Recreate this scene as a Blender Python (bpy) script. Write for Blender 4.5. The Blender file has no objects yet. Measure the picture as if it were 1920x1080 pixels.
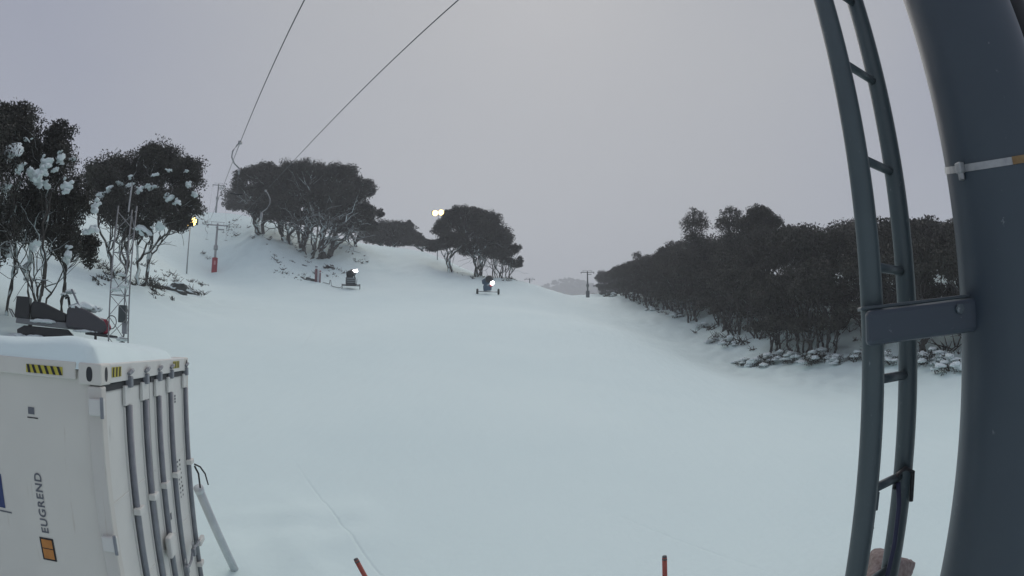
import bpy, bmesh, math, random
import numpy as np
from mathutils import Vector, Matrix

# ------------------------------------------------------------------ camera, world, sun, exposure
sc = bpy.context.scene
COL = sc.collection
EYE = 2.74                       # camera height above the snow beside the container
PITCH = math.radians(5.97)
FPX = 1097.5                     # focal length of the wide lens in pixels of a 1920 wide frame

cam_data = bpy.data.cameras.new('webcam')
cam = bpy.data.objects.new('webcam', cam_data)
COL.objects.link(cam)
cam.location = (0, 0, EYE)
cam.rotation_euler = (math.pi / 2 + PITCH, 0, 0)
cam_data.type = 'PANO'
cam_data.panorama_type = 'FISHEYE_EQUISOLID'
cam_data.sensor_fit = 'HORIZONTAL'
cam_data.sensor_width = 36.0
cam_data.sensor_height = 20.25
cam_data.fisheye_lens = FPX / 1920 * 36.0
cam_data.fisheye_fov = math.radians(180)
cam_data.clip_start = 0.05
cam_data.clip_end = 8000
sc.camera = cam

SUN_EL, SUN_AZ = 38.0, 4.0      # degrees; azimuth to the right of the view
world = bpy.data.worlds.new('World')
sc.world = world
world.use_nodes = True
wn, wl = world.node_tree.nodes, world.node_tree.links
wn.clear()
w_out = wn.new('ShaderNodeOutputWorld')
w_bg = wn.new('ShaderNodeBackground'); w_bg.inputs['Strength'].default_value = 0.1
w_sky = wn.new('ShaderNodeTexSky'); w_sky.sky_type = 'NISHITA'; w_sky.sun_disc = False
w_sky.sun_elevation = math.radians(SUN_EL); w_sky.sun_rotation = math.radians(SUN_AZ)
w_sky.altitude = 1500; w_sky.air_density = 1.0; w_sky.dust_density = 3.0
w_co = wn.new('ShaderNodeTexCoord')
w_map = wn.new('ShaderNodeMapping'); w_map.inputs['Scale'].default_value = (1.0, 1.0, 2.2)
w_noi = wn.new('ShaderNodeTexNoise'); w_noi.inputs['Scale'].default_value = 1.3
w_noi.inputs['Detail'].default_value = 4; w_noi.inputs['Roughness'].default_value = 0.45
# overcast: blue-grey cloud, paler and more neutral round the veiled sun
w_dot = wn.new('ShaderNodeVectorMath'); w_dot.operation = 'DOT_PRODUCT'
_se, _sa = math.radians(SUN_EL), math.radians(SUN_AZ)
sun_dir = Vector((math.sin(_sa) * math.cos(_se), math.cos(_sa) * math.cos(_se), math.sin(_se)))
w_dot.inputs[1].default_value = sun_dir
w_add = wn.new('ShaderNodeMath'); w_add.operation = 'MULTIPLY_ADD'; w_add.inputs[1].default_value = .30
w_rmp = wn.new('ShaderNodeValToRGB'); w_rmp.color_ramp.interpolation = 'EASE'
w_rmp.color_ramp.elements[0].position = 0.62; w_rmp.color_ramp.elements[0].color = (2.92, 3.06, 3.82, 1)
w_rmp.color_ramp.elements[1].position = 1.16 - .03; w_rmp.color_ramp.elements[1].color = (4.3, 4.34, 4.44, 1)
w_rmp.color_ramp.elements[1].position = 1.0
w_mix = wn.new('ShaderNodeMixRGB'); w_mix.inputs['Fac'].default_value = 0.94
wl.new(w_co.outputs['Generated'], w_dot.inputs[0])
wl.new(w_noi.outputs['Fac'], w_add.inputs[0])
w_sub = wn.new('ShaderNodeMath'); w_sub.operation = 'SUBTRACT'; w_sub.inputs[1].default_value = .16
wl.new(w_dot.outputs['Value'], w_add.inputs[2]); wl.new(w_add.outputs[0], w_sub.inputs[0])
wl.new(w_sub.outputs[0], w_rmp.inputs['Fac'])
wl.new(w_co.outputs['Generated'], w_map.inputs['Vector'])
wl.new(w_map.outputs['Vector'], w_noi.inputs['Vector'])
wl.new(w_sky.outputs['Color'], w_mix.inputs['Color1'])
wl.new(w_rmp.outputs['Color'], w_mix.inputs['Color2'])
wl.new(w_mix.outputs['Color'], w_bg.inputs['Color'])
wl.new(w_bg.outputs['Background'], w_out.inputs['Surface'])

sun_data = bpy.data.lights.new('sun', 'SUN')
sun_data.energy = 1.5; sun_data.angle = math.radians(60); sun_data.color = (1.0, 0.95, 0.9)
sun = bpy.data.objects.new('sun', sun_data); COL.objects.link(sun)
sun.rotation_euler = (-sun_dir).to_track_quat('-Z', 'Y').to_euler()
sun.location = (0, 0, 60)

sc.view_settings.view_transform = 'Standard'
sc.view_settings.look = 'None'
sc.view_settings.exposure = 0.12
sc.view_settings.gamma = 1.0
sc.view_settings.use_curve_mapping = False
sc.render.engine = 'CYCLES'
sc.cycles.use_denoising = True
sc.cycles.max_bounces = 6
sc.cycles.volume_bounces = 1

# ------------------------------------------------------------------ helpers
rng = np.random.default_rng(7)
random.seed(7)

def bearing(px, py):
    """azimuth (radians, + right) and tangent of elevation of a point seen in the photograph"""
    x, y = px - 960, 540 - py
    r = max(math.hypot(x, y), 1e-9)
    th = 2 * math.asin(r / (2 * FPX)); s = math.sin(th) / r
    d = (x * s, y * s, math.cos(th))
    c, n = math.cos(PITCH), math.sin(PITCH)
    X, Y, Z = d[0], d[2] * c - d[1] * n, d[2] * n + d[1] * c
    return math.atan2(X, Y), Z / math.hypot(X, Y)

def sight(px, py, dist):
    """world point at a surveyed horizontal distance"""
    a, t = bearing(px, py)
    return np.array([dist * math.sin(a), dist * math.cos(a), EYE + t * dist])

def pol(az, d):
    a = math.radians(az)
    return d * math.sin(a), d * math.cos(a)

class MB:
    def __init__(self): self.v = []; self.f = []
    def add(self, verts, faces):
        o = len(self.v); self.v.extend([tuple(map(float, p)) for p in verts])
        self.f.extend([tuple(i + o for i in f) for f in faces]); return self
    def box(self, c, s, rot=None):
        hx, hy, hz = s[0] / 2, s[1] / 2, s[2] / 2
        pts = [Vector((x, y, z)) for x in (-hx, hx) for y in (-hy, hy) for z in (-hz, hz)]
        if rot is not None: pts = [rot @ p for p in pts]
        c = Vector(c)
        return self.add([p + c for p in pts], [(0, 1, 3, 2), (4, 6, 7, 5), (0, 4, 5, 1), (2, 3, 7, 6), (0, 2, 6, 4), (1, 5, 7, 3)])
    def tube(self, pts, rad, n=8, caps=True):
        pts = [Vector(p) for p in pts]
        if not hasattr(rad, '__len__'): rad = [rad] * len(pts)
        vs, fs = [], []
        up = Vector((0.13, 0.07, 1))
        for i, p in enumerate(pts):
            t = (pts[min(i + 1, len(pts) - 1)] - pts[max(i - 1, 0)])
            if t.length < 1e-9: t = Vector((0, 0, 1))
            t.normalize()
            a = t.cross(up if abs(t.dot(up.normalized())) < .97 else Vector((1, 0, 0))).normalized(); b = t.cross(a)
            for k in range(n):
                q = 2 * math.pi * k / n
                vs.append(p + (a * math.cos(q) + b * math.sin(q)) * rad[i])
        for i in range(len(pts) - 1):
            for k in range(n):
                k2 = (k + 1) % n
                fs.append((i * n + k, i * n + k2, (i + 1) * n + k2, (i + 1) * n + k))
        if caps:
            fs.append(tuple(range(n - 1, -1, -1))); fs.append(tuple((len(pts) - 1) * n + k for k in range(n)))
        return self.add(vs, fs)
    def prism(self, outline, y0, y1):
        """outline in the x-z plane, extruded along y"""
        n = len(outline)
        vs = [(x, y0, z) for x, z in outline] + [(x, y1, z) for x, z in outline]
        fs = [tuple(range(n)), tuple(range(2 * n - 1, n - 1, -1))]
        fs += [(i, i + n, (i + 1) % n + n, (i + 1) % n) for i in range(n)]
        return self.add(vs, fs)
    def build(self, name, m, parent=None, smooth=False, bevel=0, loc=None):
        me = bpy.data.meshes.new(name)
        me.from_pydata(self.v, [], self.f); me.update()
        bm = bmesh.new(); bm.from_mesh(me); bmesh.ops.recalc_face_normals(bm, faces=bm.faces); bm.to_mesh(me); bm.free()
        if smooth: me.polygons.foreach_set('use_smooth', [True] * len(me.polygons))
        me.materials.append(m)
        o = bpy.data.objects.new(name, me); COL.objects.link(o)
        if parent is not None: o.parent = parent
        if loc is not None: o.location = loc
        if bevel:
            b = o.modifiers.new('bevel', 'BEVEL'); b.width = bevel; b.segments = 2; b.limit_method = 'ANGLE'
        return o

def raw_mesh(name, verts, faces, m, parent=None, smooth=False):
    verts = np.asarray(verts, np.float32); faces = np.asarray(faces, np.int32)
    me = bpy.data.meshes.new(name)
    me.vertices.add(len(verts)); me.vertices.foreach_set('co', verts.ravel())
    k = faces.shape[1]
    me.loops.add(faces.size); me.loops.foreach_set('vertex_index', faces.ravel())
    me.polygons.add(len(faces)); me.polygons.foreach_set('loop_start', np.arange(0, faces.size, k, dtype=np.int32))
    me.update(calc_edges=True)
    if smooth: me.polygons.foreach_set('use_smooth', np.ones(len(faces), bool))
    me.materials.append(m)
    o = bpy.data.objects.new(name, me); COL.objects.link(o)
    if parent is not None: o.parent = parent
    return o

def tag(o, label=None, cat=None, group=None, kind=None):
    if label: o['label'] = label
    if cat: o['category'] = cat
    if group: o['group'] = group
    if kind: o['kind'] = kind
    return o

def empty(name, loc=(0, 0, 0), rz=0.0):
    o = bpy.data.objects.new(name, None); COL.objects.link(o)
    o.empty_display_size = 0.2
    o.location = loc; o.rotation_euler = (0, 0, rz)
    return o

def copy_tree(o, parent=None):
    c = o.copy(); COL.objects.link(c); c.parent = parent
    for ch in o.children: copy_tree(ch, c)
    return c

# ------------------------------------------------------------------ materials
def mat(name, base, rough=0.6, metal=0.0, var=0.0, scale=6.0, base2=None, bump=0.0, bump_scale=40.0, emit=None, emit_s=0.0, snow=0.0, spec=0.5, detail=5, dirt=None):
    m = bpy.data.materials.new(name); m.use_nodes = True
    nt = m.node_tree; N, L = nt.nodes, nt.links
    p = N['Principled BSDF']
    p.inputs['Roughness'].default_value = rough; p.inputs['Metallic'].default_value = metal
    p.inputs['Specular IOR Level'].default_value = spec
    p.inputs['Base Color'].default_value = (*base, 1)
    col = None
    co = N.new('ShaderNodeTexCoord')
    if base2 is not None or var:
        b2 = base2 if base2 is not None else tuple(c * (1 - var) for c in base)
        nz = N.new('ShaderNodeTexNoise'); nz.inputs['Scale'].default_value = scale; nz.inputs['Detail'].default_value = detail
        L.new(co.outputs['Object'], nz.inputs['Vector'])
        rp = N.new('ShaderNodeValToRGB'); rp.color_ramp.elements[0].position = .35; rp.color_ramp.elements[1].position = .65
        rp.color_ramp.elements[0].color = (*base, 1); rp.color_ramp.elements[1].color = (*b2, 1)
        L.new(nz.outputs['Fac'], rp.inputs['Fac']); col = rp.outputs['Color']
    if dirt is not None:            # specks and streaks of another colour
        dc, amount, dscale, stretch = dirt
        mp = N.new('ShaderNodeMapping'); mp.inputs['Scale'].default_value = stretch
        L.new(co.outputs['Object'], mp.inputs['Vector'])
        nz = N.new('ShaderNodeTexNoise'); nz.inputs['Scale'].default_value = dscale; nz.inputs['Detail'].default_value = 8; nz.inputs['Roughness'].default_value = .7
        L.new(mp.outputs['Vector'], nz.inputs['Vector'])
        rp = N.new('ShaderNodeValToRGB'); rp.color_ramp.elements[0].position = .68 - amount * .3; rp.color_ramp.elements[1].position = .78
        rp.color_ramp.elements[0].color = (0, 0, 0, 1); rp.color_ramp.elements[1].color = (1, 1, 1, 1)
        L.new(nz.outputs['Fac'], rp.inputs['Fac'])
        mx = N.new('ShaderNodeMixRGB'); mx.inputs['Color1'].default_value = (*base, 1); mx.inputs['Color2'].default_value = (*dc, 1)
        if col is not None: L.new(col, mx.inputs['Color1'])
        L.new(rp.outputs['Color'], mx.inputs['Fac']); col = mx.outputs['Color']
    if snow:                        # snow lying on upward facing sides
        ge = N.new('ShaderNodeNewGeometry'); sx = N.new('ShaderNodeSeparateXYZ'); L.new(ge.outputs['Normal'], sx.inputs[0])
        nz = N.new('ShaderNodeTexNoise'); nz.inputs['Scale'].default_value = 1.7; nz.inputs['Detail'].default_value = 4
        L.new(co.outputs['Object'], nz.inputs['Vector'])
        ad = N.new('ShaderNodeMath'); ad.operation = 'MULTIPLY_ADD'; ad.inputs[1].default_value = 1.1; ad.inputs[2].default_value = -.55
        L.new(nz.outputs['Fac'], ad.inputs[0])
        su = N.new('ShaderNodeMath'); su.operation = 'ADD'; L.new(sx.outputs['Z'], su.inputs[0]); L.new(ad.outputs[0], su.inputs[1])
        mr = N.new('ShaderNodeMapRange'); mr.inputs['From Min'].default_value = 1 - snow; mr.inputs['From Max'].default_value = 1 - snow + .12
        L.new(su.outputs[0], mr.inputs['Value'])
        mx = N.new('ShaderNodeMixRGB'); mx.inputs['Color1'].default_value = (*base, 1); mx.inputs['Color2'].default_value = (*SNOW, 1)
        if col is not None: L.new(col, mx.inputs['Color1'])
        L.new(mr.outputs[0], mx.inputs['Fac']); col = mx.outputs['Color']
    if col is not None: L.new(col, p.inputs['Base Color'])
    if bump:
        nb = N.new('ShaderNodeTexNoise'); nb.inputs['Scale'].default_value = bump_scale; nb.inputs['Detail'].default_value = 6
        L.new(co.outputs['Object'], nb.inputs['Vector'])
        bp = N.new('ShaderNodeBump'); bp.inputs['Strength'].default_value = bump; bp.inputs['Distance'].default_value = .02
        L.new(nb.outputs['Fac'], bp.inputs['Height']); L.new(bp.outputs['Normal'], p.inputs['Normal'])
    if emit:
        p.inputs['Emission Color'].default_value = (*emit, 1); p.inputs['Emission Strength'].default_value = emit_s
    return m

SNOW = (0.76, 0.89, 0.885)
def piste_material():
    m = bpy.data.materials.new('groomed_snow'); m.use_nodes = True
    N, L = m.node_tree.nodes, m.node_tree.links; p = N['Principled BSDF']
    p.inputs['Roughness'].default_value = .75; p.inputs['Specular IOR Level'].default_value = .25
    co = N.new('ShaderNodeTexCoord')
    n1 = N.new('ShaderNodeTexNoise'); n1.inputs['Scale'].default_value = .09; n1.inputs['Detail'].default_value = 7; n1.inputs['Roughness'].default_value = .6
    L.new(co.outputs['Object'], n1.inputs['Vector'])
    rp = N.new('ShaderNodeValToRGB'); rp.color_ramp.elements[0].position = .3; rp.color_ramp.elements[1].position = .7
    rp.color_ramp.elements[0].color = (.715, .865, .855, 1); rp.color_ramp.elements[1].color = (.775, .915, .895, 1)
    L.new(n1.outputs['Fac'], rp.inputs['Fac']); L.new(rp.outputs['Color'], p.inputs['Base Color'])
    # wind crust and old groomer marks running up the slope
    mp = N.new('ShaderNodeMapping'); mp.inputs['Scale'].default_value = (1.0, .12, 1); mp.inputs['Rotation'].default_value = (0, 0, .42)
    L.new(co.outputs['Object'], mp.inputs['Vector'])
    n2 = N.new('ShaderNodeTexNoise'); n2.inputs['Scale'].default_value = 2.2; n2.inputs['Detail'].default_value = 6; L.new(mp.outputs['Vector'], n2.inputs['Vector'])
    n3 = N.new('ShaderNodeTexNoise'); n3.inputs['Scale'].default_value = 9; n3.inputs['Detail'].default_value = 8; L.new(co.outputs['Object'], n3.inputs['Vector'])
    ad = N.new('ShaderNodeMath'); ad.operation = 'MULTIPLY_ADD'; ad.inputs[1].default_value = .25; L.new(n3.outputs['Fac'], ad.inputs[0]); L.new(n2.outputs['Fac'], ad.inputs[2])
    last = ad.outputs[0]
    sep = N.new('ShaderNodeSeparateXYZ'); L.new(co.outputs['Object'], sep.inputs[0])
    for (x0, y0, x1, y1, dep) in ((-4.3, 10.6, -1.0, 5.6, .28), (1.0, 9.6, 3.4, 5.4, .16), (-3.2, 18.0, 9.0, 38.0, .2), (-3.6, 18.0, 8.4, 38.4, .2), (-9, 24, -14, 42, .3)):
        dx, dy = x1 - x0, y1 - y0; ln = math.hypot(dx, dy); nx, ny = -dy / ln, dx / ln
        m1 = N.new('ShaderNodeMath'); m1.operation = 'MULTIPLY_ADD'; m1.inputs[1].default_value = nx; m1.inputs[2].default_value = -(nx * x0 + ny * y0); L.new(sep.outputs['X'], m1.inputs[0])
        m2 = N.new('ShaderNodeMath'); m2.operation = 'MULTIPLY_ADD'; m2.inputs[1].default_value = ny; L.new(sep.outputs['Y'], m2.inputs[0]); L.new(m1.outputs[0], m2.inputs[2])
        wob_ = N.new('ShaderNodeMath'); wob_.operation = 'MULTIPLY_ADD'; wob_.inputs[1].default_value = .25; L.new(n1.outputs['Fac'], wob_.inputs[0]); L.new(m2.outputs[0], wob_.inputs[2])
        sh = N.new('ShaderNodeMath'); sh.operation = 'SUBTRACT'; sh.inputs[1].default_value = .125; L.new(wob_.outputs[0], sh.inputs[0])
        ab = N.new('ShaderNodeMath'); ab.operation = 'ABSOLUTE'; L.new(sh.outputs[0], ab.inputs[0])
        mr = N.new('ShaderNodeMapRange'); mr.inputs['From Min'].default_value = .0; mr.inputs['From Max'].default_value = .035; mr.inputs['To Min'].default_value = -dep; mr.inputs['To Max'].default_value = 0; L.new(ab.outputs[0], mr.inputs['Value'])
        ya, yb = min(y0, y1), max(y0, y1)
        k1 = N.new('ShaderNodeMapRange'); k1.inputs['From Min'].default_value = ya; k1.inputs['From Max'].default_value = ya + 1.0; L.new(sep.outputs['Y'], k1.inputs['Value'])
        k2 = N.new('ShaderNodeMapRange'); k2.inputs['From Min'].default_value = yb; k2.inputs['From Max'].default_value = yb - 2.0; L.new(sep.outputs['Y'], k2.inputs['Value'])
        k3 = N.new('ShaderNodeMath'); k3.operation = 'MULTIPLY'; L.new(k1.outputs[0], k3.inputs[0]); L.new(k2.outputs[0], k3.inputs[1])
        k4 = N.new('ShaderNodeMath'); k4.operation = 'MULTIPLY'; L.new(k3.outputs[0], k4.inputs[0]); L.new(mr.outputs[0], k4.inputs[1])
        su = N.new('ShaderNodeMath'); su.operation = 'ADD'; L.new(last, su.inputs[0]); L.new(k4.outputs[0], su.inputs[1]); last = su.outputs[0]
    bp = N.new('ShaderNodeBump'); bp.inputs['Strength'].default_value = .5; bp.inputs['Distance'].default_value = .07
    L.new(last, bp.inputs['Height']); L.new(bp.outputs['Normal'], p.inputs['Normal'])
    return m

M = dict(
    piste=piste_material(),
    snow=mat('fresh_snow', SNOW, .8, bump=.4, bump_scale=6, spec=.2, var=.05, scale=2),
    padsnow=mat('caught_snow', (.80, .89, .895), .8, bump=.6, bump_scale=14, spec=.2, var=.06, scale=6),
    leaf=mat('gum_leaves', (.022, .0225, .018), .65, base2=(.048, .048, .038), scale=.7, spec=.25),
    leaf_far=mat('far_gum_leaves', (.024, .025, .020), .7, base2=(.045, .046, .038), scale=.25, spec=.2),
    bark=mat('snowy_gum_bark', (.05, .046, .043), .85, base2=(.10, .093, .085), scale=5, bump=.5, bump_scale=12, snow=.80, spec=.2),
    bark_dark=mat('dark_gum_bark', (.035, .033, .032), .85, base2=(.075, .07, .066), scale=5, bump=.5, bump_scale=12, snow=.36, spec=.2),
    twig=mat('heath_twigs', (.03, .031, .027), .85, base2=(.07, .066, .055), scale=3, spec=.2),
    rock=mat('granite', (.05, .055, .05), .9, base2=(.11, .115, .11), scale=2.5, bump=.8, bump_scale=9, snow=.36, spec=.2),
    redrock=mat('reddish_footing', (.15, .11, .10), .9, base2=(.24, .20, .19), scale=18, bump=.6, bump_scale=30),
    tower=mat('dark_green_tower_paint', (.034, .047, .066), .42, base2=(.043, .058, .078), scale=1.5, dirt=((.34, .37, .40), .07, 34, (1, 1, .7)), bump=.10, bump_scale=9),
    ladder=mat('painted_ladder_steel', (.050, .068, .080), .42, base2=(.062, .082, .092), scale=3, dirt=((.34, .37, .39), .10, 60, (1, 1, .5)), bump=.08),
    steel=mat('galvanised_steel', (.30, .31, .32), .5, .6, base2=(.42, .43, .44), scale=12),
    mast=mat('weathered_mast_steel', (.20, .21, .22), .55, .3, base2=(.28, .29, .30), scale=9),
    clamp=mat('stainless_band', (.30, .31, .32), .45, .5, base2=(.40, .41, .42), scale=30),
    ochre=mat('ochre_band_end', (.26, .18, .09), .6, .3, base2=(.20, .12, .05), scale=40),
    cont=mat('off_white_container_paint', (.66, .645, .59), .5, base2=(.60, .585, .54), scale=1.2, dirt=((.42, .36, .28), .14, 3, (5, 5, .4)), bump=.04, bump_scale=3),
    contpost=mat('rust_streaked_post_paint', (.60, .59, .55), .5, base2=(.56, .54, .50), scale=1.5, dirt=((.33, .22, .12), .32, 5, (8, 8, .35)), bump=.04, bump_scale=3),
    contdoor=mat('scuffed_white_door_paint', (.66, .66, .63), .5, base2=(.60, .60, .575), scale=2.0, dirt=((.40, .40, .38), .20, 4, (3, 3, 1)), bump=.06, bump_scale=4),
    rod=mat('grey_lock_rod', (.20, .215, .24), .5, .2, base2=(.26, .275, .30), scale=9),
    gasket=mat('black_rubber_hole_shade', (.03, .033, .037), .7),
    yellow=mat('yellow_print', (.50, .44, .06), .6), black=mat('black_print', (.02, .02, .022), .7),
    orange=mat('orange_print', (.52, .22, .05), .6, base2=(.42, .17, .04), scale=25), blue=mat('blue_print', (.03, .05, .15), .6),
    greyprint=mat('grey_print', (.13, .14, .16), .7),
    pipe=mat('pale_grey_pipe', (.60, .64, .66), .6, base2=(.52, .56, .58), scale=4),
    cable=mat('black_cable', (.02, .02, .024), .55), bluecable=mat('blue_black_rope', (.02, .022, .06), .6),
    rope=mat('wire_rope', (.10, .105, .115), .6),
    red=mat('red_pad', (.36, .045, .055), .7, base2=(.28, .035, .045), scale=3), redlogo=mat('pale_red_print', (.55, .25, .26), .7),
    dullred=mat('faded_red_wrap', (.17, .07, .08), .75, base2=(.22, .12, .13), scale=5),
    stake=mat('red_orange_stake', (.42, .10, .07), .5, base2=(.33, .07, .05), scale=14), stakecap=mat('stake_cap', (.10, .10, .10), .6),
    gunbody=mat('grey_green_gun', (.045, .06, .065), .5, base2=(.07, .085, .09), scale=3), gunblue=mat('blue_gun', (.02, .06, .11), .45, base2=(.03, .08, .13), scale=3),
    gunlight=mat('pale_gun_panel', (.30, .33, .34), .5), gunblack=mat('black_gun', (.012, .015, .02), .45),
    tyre=mat('tyre_rubber', (.03, .035, .032), .85),
    lamp_warm=mat('warm_lamp', (1, .8, .4), .4, emit=(1.0, .66, .20), emit_s=6), lamp_white=mat('white_lamp', (1, 1, 1), .4, emit=(1, .97, .98), emit_s=9),
    smblack=mat('sled_black', (.015, .017, .02), .45), smgrey=mat('sled_grey', (.045, .045, .055), .4), smred=mat('sled_red', (.28, .02, .045), .4),
    smsilver=mat('sled_silver', (.16, .17, .18), .4), visor=mat('smoked_windshield', (.16, .17, .20), .15),
    white=mat('white_paint', (.62, .64, .66), .5),
)

# ------------------------------------------------------------------ terrain
CTRL = [  # azimuth, distance, height of the snow
    (-170, 8, -.6), (170, 20, -2.5), (-120, 8, 0), (120, 10, -.4), (-90, 12, .8), (90, 14, -.4), (180, 60, -8),
    (-60, 6, 0), (-30, 6.2, 0), (0, 6.6, 0), (30, 6.5, 0), (60, 6, -.05), (0, 1, -.05), (-40, 3, -.02), (-30, 10, .45), (-45, 9, .4),
    (-37.1, 22, 2.66), (-35, 28, 3.67), (-48.4, 21, 3.1), (-41, 19, 2.45), (-39.3, 38, 6.45), (-33.5, 45, 6.35), (-32.5, 69, 10.5),
    (-29.7, 80, 11.8), (-50, 40, 8), (-60, 30, 6), (-45, 60, 13.5), (-40, 100, 24), (-55, 90, 22), (-75, 60, 12),
    (-25, 20, 1.95), (-25, 40, 5.2), (-22, 60, 8.3), (-16, 30, 3.4), (0, 15, 1.05), (0, 30, 3.15), (0, 50, 6.0), (-15.9, 66, 9.26), (-2.4, 72, 9.5), (10, 40, 3.8), (12, 20, 1.2),
    (-24.6, 86, 18.2), (-21.3, 86, 16.5), (-19, 84, 14.8), (-17, 92, 19.1), (-16.5, 110, 22.6), (-12.7, 110, 21.9), (-8.5, 110, 21.0), (-12, 85, 13.8),
    (-6.3, 97, 16.0), (-3.2, 99, 14.9), (0, 97, 14.6), (1.05, 120, 15.2), (4, 150, 17.0), (7.4, 145, 14.5), (7.35, 175, 19.0),
    (-28, 119, 28.7), (-31, 119, 28.7), (-30, 160, 30), (-15, 160, 25.5), (-8, 160, 23.5), (-3, 160, 19.5), (2, 200, 19), (7, 260, 22),
    (11.5, 90, 8.65), (17.8, 64, 3.75), (23, 48, .95), (28.4, 40, .62), (35, 36, .33), (45, 29, 0), (60, 25, -.3), (14, 50, 3.4), (22, 30, .9), (35, 18, .2), (48, 15, .0),
    (12, 125, 15.0), (16, 95, 10.5), (20, 76, 8.0), (26, 60, 5.6), (26, 82, 10.0), (35, 50, 4.4), (35, 72, 9.0), (45, 42, 3.4), (45, 62, 8.0), (58, 45, 4.0), (58, 80, 10),
    (25, 130, 16), (45, 110, 14), (12, 200, 22), (20, 260, 26), (40, 250, 24), (-45, 200, 34), (-20, 260, 28), (0, 320, 22), (-80, 200, 24), (80, 150, 8), (70, 300, 10),
    (180, 250, -18), (-130, 200, 0), (130, 200, -14), (0, 480, 10), (-50, 450, 20), (50, 450, 10), (90, 500, 0), (-90, 500, 5), (180, 500, -20),
]
_cp = np.array([(*pol(a, d), z) for a, d, z in CTRL])
def _kern(r2): return np.where(r2 > 1e-9, .5 * r2 * np.log(np.maximum(r2, 1e-9)), 0)
def _warp(xy):                     # compress far distances so near detail stays stiff
    r = np.maximum(np.hypot(xy[..., 0], xy[..., 1]), 1e-6); s = np.log1p(r / 14.0) * 14.0 / r
    return xy * s[..., None]
_w = _warp(_cp[:, :2]); _n = len(_w)
_A = np.zeros((_n + 3, _n + 3)); _d2 = ((_w[:, None] - _w[None]) ** 2).sum(-1)
_A[:_n, :_n] = _kern(_d2) + np.eye(_n) * .6
_A[:_n, _n] = 1; _A[:_n, _n + 1:] = _w; _A[_n, :_n] = 1; _A[_n + 1:, :_n] = _w.T
_sol = np.linalg.solve(_A, np.concatenate([_cp[:, 2], [0, 0, 0]]))

def ground_many(x, y):
    sh = np.shape(x); q = np.stack([np.ravel(x), np.ravel(y)], -1).astype(float)
    r = np.hypot(q[:, 0], q[:, 1]); cl = np.minimum(1, 520 / np.maximum(r, 1e-6)); qq = _warp(q * cl[:, None])
    out = np.empty(len(q))
    for i in range(0, len(q), 20000):
        b = qq[i:i + 20000]
        out[i:i + 20000] = _kern(((b[:, None] - _w[None]) ** 2).sum(-1)) @ _sol[:_n] + _sol[_n] + b @ _sol[_n + 1:]
    X, Y = q[:, 0], q[:, 1]
    amp = np.clip((r - 4) / 30, 0, 1)
    und = .05 * np.sin(X * .55 + 1.3 * np.sin(Y * .21)) * np.sin(Y * .37 + .8) + .03 * np.sin(X * 1.3 + Y * .9) * np.sin(Y * 1.1 - X * .4)
    rough = np.zeros_like(r)       # lumpy ungroomed banks under the trees
    for az, d, rad, h in ((-22, 89, 15, .55), (-40, 43, 9, .4), (-3, 97, 9, .25), (26, 57, 12, .2), (36, 49, 11, .2), (18, 75, 10, .2), (46, 41, 10, .18), (12, 105, 13, .2)):
        cx, cy = pol(az, d); rough += h * np.exp(-((X - cx) ** 2 + (Y - cy) ** 2) / rad ** 2)
    lump = np.sin(X * 1.9 + 2 * np.sin(Y * .7)) * np.sin(Y * 1.7 + 1.5 * np.sin(X * .9)) + .5 * np.sin(X * 4.1 + Y) * np.sin(Y * 3.7 - X * .6)
    pile = np.exp(-(((X + 3.0) / 1.15) ** 4 + ((Y - 7.1) / 1.5) ** 4))
    mark = pile * (.10 + .05 * np.sin(X * 4.3 + 1.2 * np.sin(Y * 2.1)) * np.sin(Y * 3.4 + X) + .025 * np.sin(X * 9.5 + Y * 3) * np.sin(Y * 8.1 - X * 2)) - .05 * np.exp(-(((X + 1.7) / .35) ** 2 + ((Y - 6.4) / .8) ** 2))
    out += und * (.35 + .65 * amp) * np.clip(r / 60, .25, 1) + rough * lump * .6 + mark
    return out.reshape(sh)
def ground(x, y): return float(ground_many(np.array([x]), np.array([y]))[0])

def axis(lo, hi, fine):
    out = [0.0]; s = fine
    while out[-1] < hi: out.append(out[-1] + s); s = fine + out[-1] * .0105
    neg = [0.0]; s = fine
    while neg[-1] > lo: neg.append(neg[-1] - s); s = fine + abs(neg[-1]) * .0105
    return np.array(sorted(set(neg + out)))
gx = axis(-3500, 3500, .14); gy = axis(-600, 3500, .14)
GX, GY = np.meshgrid(gx, gy)
GZ = ground_many(GX, GY)
_idx = np.arange(GX.size).reshape(GX.shape)
snow_ground = raw_mesh('ground', np.stack([GX, GY, GZ], -1).reshape(-1, 3),
                       np.stack([_idx[:-1, :-1], _idx[:-1, 1:], _idx[1:, 1:], _idx[1:, :-1]], -1).reshape(-1, 4), M['piste'], smooth=True)
tag(snow_ground, 'groomed snow piste rising from the camera to the tree-lined crest', kind='structure')

def gpt(az, d, dz=0.0):
    x, y = pol(az, d); return np.array([x, y, ground(x, y) + dz])
def gpx(px, d, dz=0.0):
    """ground point under an image column at a surveyed distance"""
    a, _ = bearing(px, 600); x, y = d * math.sin(a), d * math.cos(a); return np.array([x, y, ground(x, y) + dz])

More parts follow.
